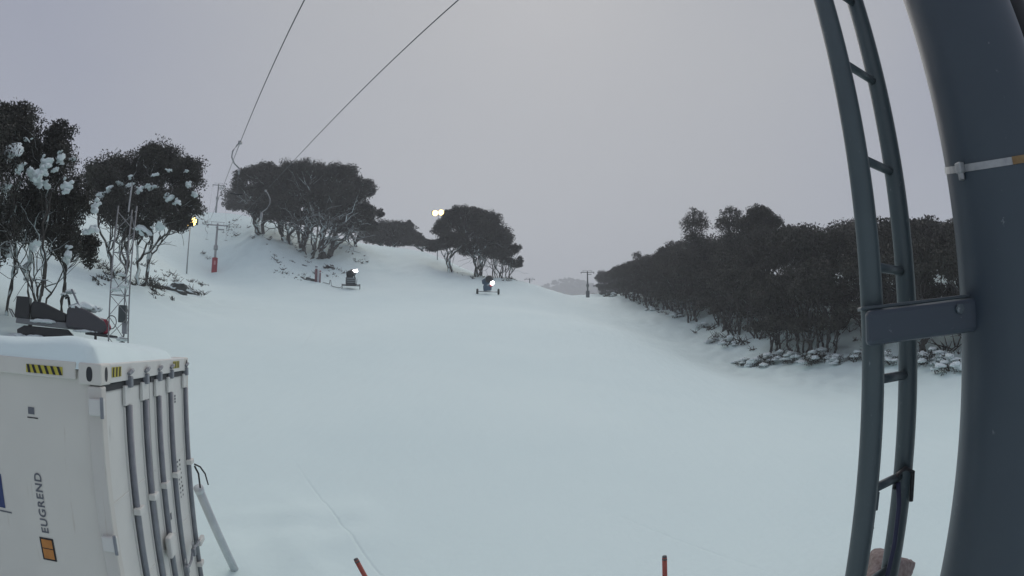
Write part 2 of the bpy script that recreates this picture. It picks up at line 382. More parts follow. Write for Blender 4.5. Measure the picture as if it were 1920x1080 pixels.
# far forested hill beyond the saddle
def hill(name, cx, cy, rx, ry, h, label):
    u = np.linspace(-1, 1, 60); A, B = np.meshgrid(u, u)
    R = np.clip(1 - np.sqrt(A ** 2 + B ** 2), 0, 1)
    Z = h * np.sin(R * np.pi / 2) ** .9 + 3.0 * np.sin(A * 9 + 2 * B) * R + 2 * np.sin(B * 13) * R - 3
    ix = np.arange(A.size).reshape(A.shape)
    o = raw_mesh(name, np.stack([cx + A * rx, cy + B * ry, Z], -1).reshape(-1, 3),
                 np.stack([ix[:-1, :-1], ix[:-1, 1:], ix[1:, 1:], ix[1:, :-1]], -1).reshape(-1, 4), M['leaf_far'], smooth=True)
    tag(o, label, kind='structure')
    return lambda x, y: h * math.sin(max(0, 1 - math.hypot((x - cx) / rx, (y - cy) / ry)) * math.pi / 2) ** .9
HX, HY = pol(5.6, 1050)
hill_z = hill('hill', HX, HY, 150, 180, 126, 'grey forested hill fading into cloud beyond the saddle')

# ------------------------------------------------------------------ trees
def leaves(points, radii, per, size, r, droop=.35, flat=.75):
    """many small leaf faces round each twig end"""
    n = len(points) * per
    c = np.repeat(np.asarray(points), per, 0); rad = np.repeat(np.asarray(radii), per)
    d = r.normal(size=(n, 3)); d /= np.linalg.norm(d, axis=1, keepdims=True)
    d *= (r.random(n) ** .45 * rad)[:, None]; d[:, 2] *= flat
    p = c + d
    ax = r.normal(size=(n, 3)); ax[:, 2] -= droop; ax /= np.linalg.norm(ax, axis=1, keepdims=True)
    t = r.normal(size=(n, 3)); b = np.cross(ax, t); b /= np.linalg.norm(b, axis=1, keepdims=True)
    L = size * (.7 + .6 * r.random(n)); W = L * .42
    a2, b2 = ax * L[:, None] * .5, b * W[:, None] * .5
    v = np.stack([p - a2, p + b2, p + a2, p - b2], 1).reshape(-1, 3)
    return v, np.arange(n * 4).reshape(-1, 4)

def limbs(mb, base, tips, r, r_tip, lean=None, sides=6, wob=.06, power=.43, fork=.2):
    """a trunk that forks again and again until every twig end has its branch"""
    tips = np.asarray(tips)
    def seg(p, q, ra, rb):
        L = np.linalg.norm(q - p)
        if L < 1e-4: return
        k = 3 if L > .8 else 2
        pts, rr = [], []
        for i in range(k + 1):
            t = i / k; e = p + (q - p) * t
            if 0 < i < k: e = e + r.normal(size=3) * wob * L
            pts.append(e); rr.append(ra + (rb - ra) * t)
        mb.tube(pts, rr, sides if ra > .03 else 4, caps=False)
    def grow(p, ts, ra, depth):
        n = len(ts)
        if n == 1:
            seg(p, ts[0], ra, r_tip * .75); return
        c = ts.mean(0); d = c - p
        f = fork if depth == 0 else (.30 if n > 4 else .5)
        q = p + d * f + r.normal(size=3) * np.linalg.norm(d) * .07
        if depth == 0 and lean is not None: q = q + np.asarray(lean)
        rb = min(ra, r_tip * n ** power)
        seg(p, q, ra, rb)
        dirs = ts - q
        far = ts[np.argmax((dirs ** 2).sum(1))]; oth = ts[np.argmax(((ts - far) ** 2).sum(1))]
        for _ in range(3):
            g = ((ts - far) ** 2).sum(1) < ((ts - oth) ** 2).sum(1)
            if g.all() or not g.any(): g = np.arange(n) < n // 2
            far, oth = ts[g].mean(0), ts[~g].mean(0)
        for k in (ts[g], ts[~g]): grow(q, k, min(rb, r_tip * len(k) ** power * 1.05), depth + 1)
    grow(np.asarray(base, float), tips, r_tip * len(tips) ** power * 1.15, 0)

def lobe_tips(lobes, n, r):
    vol = np.array([l[3] * l[4] * (l[5] if len(l) > 5 else l[3]) for l in lobes]) ** (2 / 3); pk = r.choice(len(lobes), n, p=vol / vol.sum())
    out, rad = [], []
    for k in pk:
        x, y, z, rh, rv = lobes[k][:5]; ry = lobes[k][5] if len(lobes[k]) > 5 else rh
        d = r.normal(size=3); d /= np.linalg.norm(d)
        if d[2] < -.35: d[2] *= -.6
        s = .45 + .55 * r.random() ** .6
        out.append((x + d[0] * rh * s, y + d[1] * ry * s, z + d[2] * rv * s)); rad.append(min(rh, rv))
    return np.array(out), np.array(rad)

def lobe_fill(lobes, n, r):
    A = np.array([(l[0], l[1], l[2], l[3], l[5] if len(l) > 5 else l[3], l[4]) for l in lobes]); vol = (A[:, 3] * A[:, 5]); k = r.choice(len(A), n, p=vol / vol.sum())
    d = r.normal(size=(n, 3)); d /= np.linalg.norm(d, axis=1, keepdims=True)
    return A[k, :3] + d * (r.random((n, 1)) ** .4) * A[k, 3:6] * .82

blob_meshes = []
for k in range(4):
    r_ = np.random.default_rng(40 + k)
    bm = bmesh.new()
    for j in range(7):              # a pad is several lumps that have slumped together
        q = 0.0 if j == 0 else .35 + .45 * r_.random(); a_ = r_.random() * 6.28; sc3 = (.72 if j == 0 else .28 + .28 * r_.random())
        res = bmesh.ops.create_icosphere(bm, subdivisions=3, radius=1)['verts']; ph = r_.random(6) * 6
        for v in res:
            c = v.co.copy()
            c = c * (1 + .16 * math.sin(c.x * 4 + ph[0]) * math.sin(c.y * 4.2 + ph[1]) + .10 * math.sin(c.z * 7 + c.x * 6 + ph[2]) + .06 * math.sin(c.y * 13 + ph[3]))
            c.z *= .8 if c.z > 0 else .5
            v.co = c * sc3 + Vector((q * math.cos(a_), q * math.sin(a_), (-.25 + .3 * r_.random()) if j else 0))
    me = bpy.data.meshes.new('snow_clump'); bm.to_mesh(me); bm.free()
    me.polygons.foreach_set('use_smooth', [True] * len(me.polygons)); me.materials.append(M['padsnow']); blob_meshes.append(me)

def snow_clump(parent, loc, sx, sy, sz, k=0, rz=0.0, name='snow_clump', tilt=0.0):
    o = bpy.data.objects.new(name, blob_meshes[k % 4]); COL.objects.link(o); o.parent = parent
    o.location = loc; o.scale = (sx, sy, sz); o.rotation_euler = (tilt * math.sin(rz * 3.7 + sx * 40), tilt * math.cos(rz * 2.9 + sz * 50), rz)
    return o

def snow_pads(root, p, w, h, k):
    """snow caught on leafy twigs: a few broken patches of unequal size"""
    r = np.random.default_rng(int(abs(p[0] * 977 + p[2] * 313)) + k)
    for j in range(4):
        f = (.80, .55, .42, .3)[j]; a = r.random() * 6.28; q = 0 if j == 0 else .55 + .4 * r.random()
        snow_clump(root, p + np.array([q * w * math.cos(a), q * w * .5 * math.sin(a * 2), q * h * math.sin(a)]), w * f, w * f * .8, h * f * (.9 + .5 * r.random()), k + j, a, tilt=.6)

def view_tree(name, label, bases, lobes_px, dist, tips, per, leaf, seed, r_tip=.035, bark='bark', clump=.62, group=None, leans=None, cat='tree', depth=.8, wob=.06, bare=30, leafmat='leaf', fork=.2, spread=.5, stems=0):
    """a tree surveyed from the photograph: trunk feet and crown lobes as image columns/rows at a real distance"""
    r = np.random.default_rng(seed)
    foot = gpx(bases[0], dist, -.25)
    root = empty(name, foot)
    tag(root, label, cat, group)
    px = dist / FPX
    lobes = []
    for i, l in enumerate(lobes_px):
        x, y, rx, ry = l[:4]; dd = dist + (l[4] if len(l) > 4 else (r.random() - .5) * 2 * min(rx * px, 2.5))
        p = sight(x, y, dd) - foot
        lobes.append((p[0], p[1], p[2], rx * px, ry * px, rx * px * depth))
    T, R = lobe_tips(lobes, tips, r)
    tb = MB(); feet = [gpx(b, dist + (j % 3 - 1) * .7, -.25) - foot for j, b in enumerate(bases)]
    for _ in range(stems):
        a = r.random() * 6.28; feet.append(feet[int(r.integers(len(bases)))] + np.array([math.cos(a) * .7, math.sin(a) * .7, 0]))
    W = T
    if bare:                       # leafless boughs below the crown
        pick = T[r.integers(len(T), size=bare)]; ft = np.array(feet)[r.integers(len(feet), size=bare)]
        u = .3 + .5 * r.random((bare, 1)); B = ft + (pick - ft) * u + r.normal(size=(bare, 3)) * spread * np.array([1.6, 1.0, .5])
        B[:, :2] -= (foot[:2] / np.linalg.norm(foot[:2])) * (r.random((bare, 1)) * spread * 1.8); B[:, 2] = np.maximum(B[:, 2], .5); W = np.concatenate([T, B])
    own = np.argmin([((W[:, :2] - f[:2]) ** 2).sum(1) * (.6 + .8 * r.random(len(W))) + r.random(len(W)) * 2.5 for f in feet], axis=0)
    for j, f in enumerate(feet):
        if (own == j).sum() > 1: limbs(tb, f, W[own == j], r, r_tip, None if leans is None else leans[j], wob=wob, fork=fork)
    tb.build('trunk', M[bark], root, smooth=True)
    v, f = leaves(T, np.clip(R * clump * (.7 + .5 * r.random(len(R))), leaf * 1.4, None), per, leaf, r)
    nf = int(len(f) * .75); I = lobe_fill(lobes, nf, r); v2, f2 = leaves(I, np.full(nf, leaf), 1, leaf * 1.15, r)
    raw_mesh('crown', np.concatenate([v, v2]), np.concatenate([f, f2 + len(v)]), M[leafmat], root)
    return root, foot

# -- near trees on the left bank
treeA, fA = view_tree('snow_gum', 'large dark snow gum above the snowmobile, its crown hung with big snow pads',
    [52, 8, 80, -60], [(15, 275, 95, 72, 0), (-75, 330, 120, 115), (88, 318, 58, 72), (60, 405, 95, 70), (138, 385, 42, 62), (168, 470, 26, 46, 1), (-40, 455, 85, 70), (120, 455, 50, 40), (20, 220, 60, 30), (110, 262, 38, 38)],
    21, 520, 95, .12, 3, r_tip=.0125, clump=.42, bare=90, stems=4, fork=.14)
for (x, y, w, h, dd, k) in ((115, 295, 15, 11, -1.6, 0), (88, 305, 18, 14, -1.8, 1), (66, 330, 24, 20, -2.0, 2), (88, 348, 14, 9, -1.7, 3), (125, 350, 16, 15, -1.4, 1), (104, 318, 10, 7, -1.7, 2),
                           (30, 280, 30, 13, -2.2, 0), (20, 292, 20, 10, -2.2, 3), (36, 316, 13, 11, -2.1, 2), (75, 345, 10, 7, -1.8, 1), (132, 300, 8, 6, -1.2, 3), (10, 350, 14, 7, -2.2, 0), (178, 388, 15, 15, -1, 2), (172, 432, 15, 10, -1, 0), (160, 436, 9, 7, -1, 1), (52, 262, 9, 4, -1.6, 1), (65, 460, 16, 8, -1.5, 2), (128, 478, 14, 16, -1.2, 3), (50, 500, 12, 30, 1.0, 0), (15, 470, 20, 14, -1.5, 1)):
    p = sight(x, y, 21 + dd) - fA; q = 21 / FPX
    snow_pads(treeA, p, w * q, h * q, k)

treeB, fB = view_tree('snow_gum', 'rounded snow gum with snow-flecked crown behind the lattice mast',
    [214, 240, 258], [(225, 330, 62, 45), (290, 315, 55, 48, 0), (345, 330, 42, 45), (352, 385, 34, 38), (290, 385, 65, 40), (215, 390, 50, 40), (335, 418, 34, 22), (250, 430, 42, 22), (185, 340, 40, 40), (285, 285, 30, 20)],
    38, 420, 85, .18, 5, r_tip=.016, clump=.44, bare=70, stems=2, fork=.15)
for (x, y, w, h, dd, k) in ((262, 355, 10, 7, -2.5, 0), (285, 352, 12, 6, -2.6, 1), (318, 372, 12, 8, -2.6, 2), (332, 378, 10, 7, -2.6, 3), (352, 346, 9, 8, -2, 1), (366, 364, 8, 7, -1.5, 0), (292, 328, 8, 5, -2.6, 2), (240, 348, 9, 6, -2.5, 3), (205, 352, 10, 7, -2.5, 1), (190, 365, 9, 10, -2, 2), (245, 330, 7, 4, -2.5, 0), (315, 320, 7, 4, -2, 3), (296, 292, 5, 4, -1, 1), (350, 320, 6, 4, -1.5, 2), (270, 430, 18, 7, -2.5, 0), (300, 425, 12, 6, -2.2, 1), (225, 345, 8, 5, -2, 2)):
    p = sight(x, y, 38 + dd) - fB; q = 38 / FPX
    snow_pads(treeB, p, w * q * 1.05, h * q, k)

# -- clump on the bank in the middle
view_tree('snow_gum', 'pale flat-bottomed tree crown standing behind the snow crest beside the tow line', [462], [(455, 372, 40, 26), (500, 365, 45, 30), (440, 385, 25, 12), (540, 370, 40, 30)],
    128, 200, 70, .45, 11, r_tip=.045, clump=.55, leafmat='leaf_far', bare=0)
g_mid = 'snow gums of the large clump on the middle bank'
view_tree('snow_gum', 'leaning left trunk of the middle clump, with loose twiggy outer crown', [486, 478], [(460, 330, 30, 16), (495, 325, 42, 22), (450, 350, 20, 16), (500, 365, 40, 28), (520, 345, 40, 30), (485, 395, 34, 12)],
    90, 230, 60, .32, 12, r_tip=.038, clump=.5, bare=80, stems=2, fork=.16, spread=1.0, group=g_mid)
view_tree('snow_gum', 'tallest broad snow gum of the middle clump with snow-lined boughs', [556, 562, 540], [(560, 325, 55, 26, 0), (600, 335, 55, 30), (525, 340, 48, 28), (560, 365, 60, 32), (610, 372, 48, 30), (530, 385, 42, 26), (600, 410, 46, 18), (550, 408, 46, 18), (510, 405, 30, 14)],
    87, 460, 68, .33, 13, r_tip=.042, clump=.5, bare=170, stems=3, fork=.16, spread=1.2, group=g_mid)
view_tree('snow_gum', 'snow gum on the right of the middle clump with long bare white-edged branches', [588, 604, 570], [(640, 330, 42, 24), (672, 350, 34, 20, 1), (645, 365, 48, 26), (690, 362, 18, 10), (655, 395, 40, 22), (620, 395, 36, 20), (680, 395, 26, 16), (645, 425, 46, 14), (690, 418, 18, 10)],
    85, 360, 60, .32, 14, r_tip=.044, clump=.5, bare=190, stems=3, fork=.16, spread=1.3, group=g_mid)
view_tree('snow_gum', 'small low snow gum at the right foot of the middle clump, under a drooping bough', [662, 668], [(690, 400, 20, 16), (712, 402, 8, 10), (665, 418, 28, 14), (690, 425, 22, 12), (650, 430, 20, 10)],
    94, 140, 60, .32, 15, r_tip=.03, clump=.5, bare=30, stems=2, spread=.8, group=g_mid)
g_back = 'trees behind the middle crest'
view_tree('snow_gum', 'wide dark tree behind the crest between the two clumps', [735, 715], [(715, 432, 34, 18), (745, 432, 32, 20), (700, 445, 30, 14), (768, 424, 10, 10), (740, 450, 45, 14)],
    122, 200, 68, .42, 16, r_tip=.04, clump=.55, bare=20, group=g_back)
view_tree('snow_gum', 'small dark tree sloping down to the saddle right of the wide dark one', [790], [(780, 446, 14, 12), (792, 455, 14, 9), (808, 460, 14, 10), (765, 452, 14, 10)],
    120, 110, 60, .38, 17, r_tip=.035, clump=.55, bare=10, group=g_back)

# -- dome-shaped clump right of the middle
g_dome = 'snow gums of the dome-shaped clump'
view_tree('snow_gum', 'snow gum with two thin straight trunks at the left of the dome clump', [840, 848], [(845, 415, 26, 18), (830, 430, 20, 16), (862, 402, 30, 16), (850, 450, 32, 18), (828, 458, 18, 14), (812, 466, 12, 8)],
    94, 200, 60, .32, 21, r_tip=.024, clump=.5, bare=30, fork=.4, spread=.8, group=g_dome)
view_tree('snow_gum', 'tallest middle snow gum of the dome clump', [893, 902], [(885, 402, 32, 16, 0), (910, 415, 32, 22), (890, 430, 42, 22), (925, 440, 30, 24), (900, 462, 46, 16), (880, 470, 30, 12)],
    98, 340, 66, .32, 22, r_tip=.026, clump=.5, bare=70, stems=4, fork=.22, spread=1.0, group=g_dome)
view_tree('snow_gum', 'snow gum with fanning thin stems at the right of the dome clump', [935, 925, 948], [(940, 450, 24, 20), (955, 470, 18, 14), (930, 475, 30, 14), (968, 465, 10, 7), (975, 488, 8, 8), (950, 490, 20, 8), (968, 497, 12, 6)],
    97, 220, 48, .28, 23, r_tip=.022, clump=.5, bare=60, stems=5, fork=.22, spread=1.0, group=g_dome)

# -- forest along the right side of the piste
def proto_tree(seed, h, w, trunks, tips, per, leaf, low=.30):
    r = np.random.default_rng(seed); lob = []
    for k in range(9):
        a = r.random() * 6.28; q = r.random() ** .6 * .34 * w
        lob.append((q * math.cos(a), q * math.sin(a), h * (.58 + .26 * r.random() * (1 - q / w)), w * (.16 + .10 * r.random()), h * (.10 + .08 * r.random())))
    lob.append((0, 0, h * .84, w * .22, h * .14))
    for k in range(7):
        a = r.random() * 6.28; lob.append((.33 * w * math.cos(a), .33 * w * math.sin(a), h * (low + .12), w * .17, h * .09))
    T, R = lobe_tips(lob, tips, r)
    root = empty('forest_snow_gum'); tb = MB()
    feet = [np.array([(r.random() - .5) * 2.0, (r.random() - .5) * 2.0, -.2]) for _ in range(trunks)]
    nb = 45; pick = T[r.integers(len(T), size=nb)]; ft = np.array(feet)[r.integers(len(feet), size=nb)]
    B = ft + (pick - ft) * (.25 + .5 * r.random((nb, 1))) + r.normal(size=(nb, 3)) * np.array([.7, .7, .35]); B[:, 2] = np.maximum(B[:, 2], .4); W = np.concatenate([T, B])
    own = np.argmin([((W[:, :2] - f[:2] * 2) ** 2).sum(1) + r.random(len(W)) * 4 for f in feet], axis=0)
    for j, f in enumerate(feet):
        if (own == j).sum() > 1: limbs(tb, f, W[own == j], r, .022, wob=.05, fork=.25)
    tb.build('trunk', M['bark_dark'], root, smooth=True)
    v, f = leaves(T, np.clip(R * .62, .4, None), per, leaf, r)
    raw_mesh('crown', v, f, M['leaf'], root)
    return root
protos = [proto_tree(101 + k, h, w, t, 210, 78, .27, low=.2) for k, (h, w, t) in enumerate(((9.2, 6.6, 5), (8.4, 6.0, 6), (9.8, 6.4, 4), (7.8, 6.4, 6), (9.0, 5.6, 7)))]
PROTO_H = (9.2, 8.4, 9.8, 7.8, 9.0)
def canopy_top(x, y):
    """height the canopy reaches on this part of the hillside"""
    az, d = math.degrees(math.atan2(x, y)), math.hypot(x, y)
    t = np.interp(az, [7, 8.5, 10, 12.7, 14.8, 16.5, 18.3, 22, 25, 30, 35, 45, 55], [.125, .133, .142, .155, .168, .188, .210, .214, .218, .208, .204, .193, .188])
    return EYE + t * d - ground(x, y)
used = set()
def forest_tree(k, az, d, s, rz, label, group='trees along the right forest edge'):
    src = protos[k]
    o = src if k not in used else copy_tree(src)
    used.add(k)
    x, y = pol(az, d); s = min(s, max(.5, canopy_top(x, y) / PROTO_H[k] * (.93 + .1 * random.random())))
    o.location = (x, y, ground(x, y) - .1); o.rotation_euler = (0, 0, rz); o.scale = (max(s, .8), max(s, .8), s)
    tag(o, label, 'tree', group); return o

EDGE = [(8.6, 182), (9.4, 150), (10.6, 122), (12.4, 99), (14.6, 84), (17.4, 71), (20.2, 61.5), (23.2, 54), (26.2, 49.5), (29.6, 45.5), (33.4, 42.5), (37.5, 40), (41.5, 37), (46, 34.5), (51, 33)]
edge_xy = np.array([pol(a, d) for a, d in EDGE])
seglen = np.hypot(*np.diff(edge_xy, axis=0).T); cum = np.concatenate([[0], np.cumsum(seglen)])
def along(s):
    i = min(np.searchsorted(cum, s, 'right') - 1, len(seglen) - 1); t = (s - cum[i]) / seglen[i]
    p = edge_xy[i] + (edge_xy[i + 1] - edge_xy[i]) * t; d = (edge_xy[i + 1] - edge_xy[i]) / seglen[i]
    return p, np.array([-d[1], d[0]])          # point and a normal pointing into the wood
r2 = np.random.default_rng(77)
row_label = {0: 'snow gum in the front row of the forest edge, thin dark trunks bare to the snow', 1: 'dark snow gum in the second row of the right-hand forest'}
s = 1.0; n_edge = 0
while s < cum[-1]:
    p, nrm = along(s)
    az, d = math.degrees(math.atan2(p[0], p[1])), math.hypot(*p)
    for row in (0, 1):
        q = p + nrm * (row * 4.6 + r2.random() * 2.0 - .4) + r2.normal(size=2) * .4
        if np.dot(nrm, p) < 0: pass
        a2, d2 = math.degrees(math.atan2(q[0], q[1])), math.hypot(*q)
        far = d > 110
        forest_tree(int(r2.integers(5)), a2, d2, (.78 if row == 0 else .95) + .2 * r2.random(), r2.random() * 6.28,
                    row_label[row] if not far else 'grey snow gum at the misty far end of the right forest edge',
                    'front row trees of the right forest' if row == 0 and not far else ('second row trees of the right forest' if not far else 'far trees of the right forest edge'))
        n_edge += 1
    s += 3.6 + r2.random() * 1.6 + (3 if d > 110 else 0)
ORD = ['first', 'second', 'third', 'fourth', 'fifth', 'sixth', 'seventh', 'eighth', 'ninth', 'tenth', 'eleventh', 'twelfth', 'thirteenth', 'fourteenth', 'fifteenth', 'sixteenth', 'seventeenth', 'eighteenth', 'nineteenth', 'twentieth', 'twenty-first', 'twenty-second', 'twenty-third', 'twenty-fourth']
def from_right(group): return sorted((o for o in COL.objects if o.get('group') == group), key=lambda o: -math.atan2(o.location.x, o.location.y))
for k, o in enumerate(from_right('front row trees of the right forest')):
    o['label'] = '%s snow gum from the right in the front row of the forest edge' % ORD[k]
# trees that stand out above the forest skyline
for k, (px, py, d, lab) in enumerate(((1303, 392, 74, 'tall narrow see-through snow gum rising above the forest skyline, leftmost'), (1372, 390, 70, 'open-crowned tall snow gum above the forest skyline right of the narrow one'),
                                      (1425, 388, 66, 'dense dark treetop, highest of the forest skyline'), (1195, 472, 118, 'flat-topped wispy snow gum sticking up from the far forest skyline'))):
    a, t = bearing(px, py); x, y = d * math.sin(a), d * math.cos(a); g0 = ground(x, y)
    H_ = EYE + t * d - g0
    w = (26, 34, 42, 14)[k]
    view_tree('skyline_snow_gum', lab, [px], [(px, py + 12, w * .7, 14), (px - w * .4, py + 32, w * .7, 18), (px + w * .4, py + 30, w * .7, 18), (px, py + 60, w, 26)][: (4 if k < 3 else 2)],
              d, (70, 80, 160, 30)[k], (34, 34, 75, 40)[k], .24, 200 + k, r_tip=.03, bark='bark_dark', clump=.55, group='trees above the forest skyline')

# the wood behind: one dark mass
def wood(name, label, n, sampler, hgt, leaf, per, m, seed, limit=False):
    r = np.random.default_rng(seed); P, R = [], []
    for _ in range(n):
        x, y, z = sampler(r); h = hgt * (.8 + .4 * r.random())
        if limit: h = min(h, max(2.0, canopy_top(x, y) * (.9 + .12 * r.random())))
        for k in range(7):
            a = r.random() * 6.28; q = r.random() * h * .3
            P.append((x + q * math.cos(a), y + q * math.sin(a), z + h * (.45 + .48 * r.random() * (1 - q / h)))); R.append(h * (.13 + .08 * r.random()))
    v, f = leaves(P, R, per, leaf, r)
    return tag(raw_mesh(name, v, f, m), label, kind='stuff')
def behind(r):
    while True:
        p, nrm = along(r.random() ** .8 * cum[-1]); q = p + nrm * (8.5 + 34 * r.random() ** 1.3)
        if math.hypot(*q) > 40 or True:
            return q[0], q[1], ground(q[0], q[1])
wood('forest', 'dense dark snow gum forest covering the hillside right of the piste', 330, behind, 8.8, .42, 150, M['leaf'], 301, True)
def under(r):
    p, nrm = along((.12 + .88 * r.random() ** .8) * cum[-1]); q = p + nrm * (4.5 + 9 * r.random()); return q[0], q[1], ground(q[0], q[1]) - .6
wood('undergrowth', 'dark tangled undergrowth between the trunks of the right forest', 120, under, 3.6, .3, 70, M['leaf'], 304)
def on_hill(r):
    a = r.random() * 6.28; q = r.random() ** .5
    x, y = HX + 142 * q * math.cos(a), HY - abs(180 * q * math.sin(a)); return x, y, hill_z(x, y) - 5
wood('distant_forest', 'distant misty forest on the far hill', 800, on_hill, 9, 1.9, 16, M['leaf_far'], 302)
def saddle(r):
    a = -1.5 + 11 * r.random(); d = 240 + 90 * r.random(); x, y = pol(a, d); return x, y, ground(x, y) - 1.5
wood('saddle_scrub', 'low misty scrub along the far edge of the piste at the saddle', 46, saddle, 5.5, .7, 40, M['leaf_far'], 303)

# -- undergrowth along the forest edge
def bush_proto(seed):
    r = np.random.default_rng(seed); root = empty('edge_shrub'); T = []
    for k in range(26):
        a = r.random() * 6.28; q = r.random() ** .5 * .8; T.append((q * math.cos(a), q * math.sin(a), .04 + .85 * r.random() * (1.15 - q)))
    T = np.array(T); tb = MB(); limbs(tb, (0, 0, -.1), T, r, .012, sides=5); tb.build('stem', M['bark_dark'], root)
    v, f = leaves(T, np.full(len(T), .2), 26, .1, r); raw_mesh('foliage', v, f, M['leaf'], root)
    for k in range(11):
        a = r.random() * 6.28; q = .95 * r.random() ** .6
        snow_clump(root, (q * math.cos(a), q * math.sin(a), (.75 * (1.05 - q) + .05) * (.5 + .6 * r.random())), .2 + .2 * r.random(), .18 + .16 * r.random(), .13 + .12 * r.random(), k, a)
    return root
bushes = [bush_proto(400 + k) for k in range(3)]; bused = set()
BUSH = [(1150, 112, 1.3, 'dark snow-capped shrub nearest the chairlift tower at the forest edge'), (1215, 84, 1.1, None), (1262, 74, 1.2, None), (1305, 65, 1.2, None), (1345, 58, 1.0, None), (1378, 53, 1.1, None), (1405, 47.5, 1.0, None),
        (1430, 46, 1.4, None), (1458, 45, 1.4, None), (1485, 43.5, 1.5, None), (1515, 42.5, 1.5, None), (1545, 41, 1.3, None), (1580, 40, 1.2, None), (1605, 39, 1.3, None), (1672, 36, 1.3, 'snow-loaded shrub seen between the two ladder rails'), (1722, 34.5, 1.2, None), (1752, 33.5, 1.7, 'large snow-draped shrub between the ladder and the lift tower pole'), (1785, 32.5, 1.4, None)]
for i, (px, d, s_, lab) in enumerate(BUSH):
    k = i % 3; o = bushes[k] if k not in bused else copy_tree(bushes[k]); bused.add(k)
    o.location = gpx(px + r2.normal() * 8, d + r2.random() * 2.5, -.08); o.scale = (s_ * (.65 + .4 * r2.random()), s_ * (.7 + .4 * r2.random()), s_ * (.75 + .5 * r2.random())); o.rotation_euler = (0, 0, i * 1.7)
    tag(o, lab or 'low snow-laden shrub along the front of the forest edge', 'shrub', 'shrubs along the forest edge')

for k, o in enumerate(o for o in from_right('shrubs along the forest edge') if o['label'].startswith('low snow')):
    o['label'] = 'low snow-laden shrub, %s from the right among those fronting the forest' % ORD[k]
# -- twigs, heath and stones showing through the snow
def tufts(name, label, spots, m):
    V, F = [], []; r = np.random.default_rng(500 + len(spots)); mb = MB()
    for (x, y, sz) in spots:
        z = ground(x, y)
        for k in range(int(5 + 6 * r.random())):
            a = r.random() * 6.28; t = .3 + r.random()
            e = (x + math.cos(a) * sz * t, y + math.sin(a) * sz * t, z + sz * (.25 + .7 * r.random()))
            mb.tube([(x + .3 * sz * r.normal(), y + .3 * sz * r.normal(), z - .03), e], [.035 * sz + .012, .012], 4, caps=False)
    return tag(mb.build(name, m), label, kind='stuff')
r3 = np.random.default_rng(9)
spots = []
for (px0, px1, d0, d1, n, sz) in ((455, 640, 74, 92, 60, .45), (500, 620, 70, 80, 40, .3), (250, 400, 46, 62, 64, .5), (170, 330, 34, 44, 70, .38), (250, 300, 38, 44, 30, .4), (370, 450, 82, 105, 34, .5), (850, 985, 88, 100, 40, .4), (620, 690, 84, 96, 20, .35)):
    for _ in range(n):
        if _ % 4 == 0: ctr = (px0 + (px1 - px0) * r3.random(), d0 + (d1 - d0) * r3.random())
        p = gpx(ctr[0] + r3.normal() * 6, ctr[1] + r3.normal() * 1.2); spots.append((p[0], p[1], sz * (.25 + 1.3 * r3.random() ** 2)))
tufts('heath_twigs', 'dark heath twigs poking through the snow on the tree banks', spots, M['twig'])
spots = []
for _ in range(420):
    p, nrm = along(r3.random() * cum[-1]); q = p + nrm * (r3.random() * 9 - 1.0); spots.append((q[0], q[1], .3 + 1.1 * r3.random() ** 2))
tufts('edge_twigs', 'broken twigs and dead stems along the foot of the right forest', spots, M['twig'])

def rock(label, px, d, sx, sy, sz, seed, rz=0.0, name='rock', m='rock', dz=0.0):
    r = np.random.default_rng(seed); bm = bmesh.new(); bmesh.ops.create_icosphere(bm, subdivisions=4, radius=1); ph = r.random(8) * 6
    for v in bm.verts:
        c = v.co.copy(); s_ = 1 + .25 * math.sin(c.x * 2.3 + ph[0]) * math.sin(c.y * 2.7 + ph[1]) + .14 * math.sin(c.z * 6 + c.x * 4 + ph[2]) + .07 * math.sin(c.x * 13 + ph[3]) * math.sin(c.y * 12 + c.z * 9)
        v.co = Vector((c.x * sx, c.y * sy, c.z * sz)) * s_
    me = bpy.data.meshes.new(name); bm.to_mesh(me); bm.free(); me.materials.append(M[m])
    me.polygons.foreach_set('use_smooth', [True] * len(me.polygons))
    o = bpy.data.objects.new(name, me); COL.objects.link(o); p = gpx(px, d, dz); o.location = p; o.rotation_euler = (0, 0, rz)
    return tag(o, label, 'rock')
rock('dark flat granite boulder showing from the snow below the floodlight pole', 322, 44, 1.05, .8, .55, 1, .3, dz=-.1)
rock('narrow dark rock ledge running right from the flat boulder', 352, 45.5, .8, .4, .32, 2, .2, dz=.05)
rock('small dark boulder under the drooping bough of the middle clump', 615, 80, .7, .5, .45, 3, 0)
rock('small dark boulder at the foot of the large broad gum in the middle clump', 570, 79, .6, .4, .3, 4, 1)
rock('low dark stone beside the snow-gun hydrant posts', 578, 70, .8, .35, .3, 5, .2)
rock('reddish speckled boulder lying in the snow beyond the ladder foot', 1690, 6.4, .55, .35, .34, 6, .5, name='boulder', m='redrock', dz=.05)

# ------------------------------------------------------------------ shipping container
CORNER = (-2.282, 2.621); CROT = math.radians(109.2)
cont = empty('shipping_container', (*CORNER, 0), CROT)
tag(cont, 'white steel shipping container with locked doors and snow on its roof', 'container')
W_, L_, H_ = 2.44, 6.06, 2.59
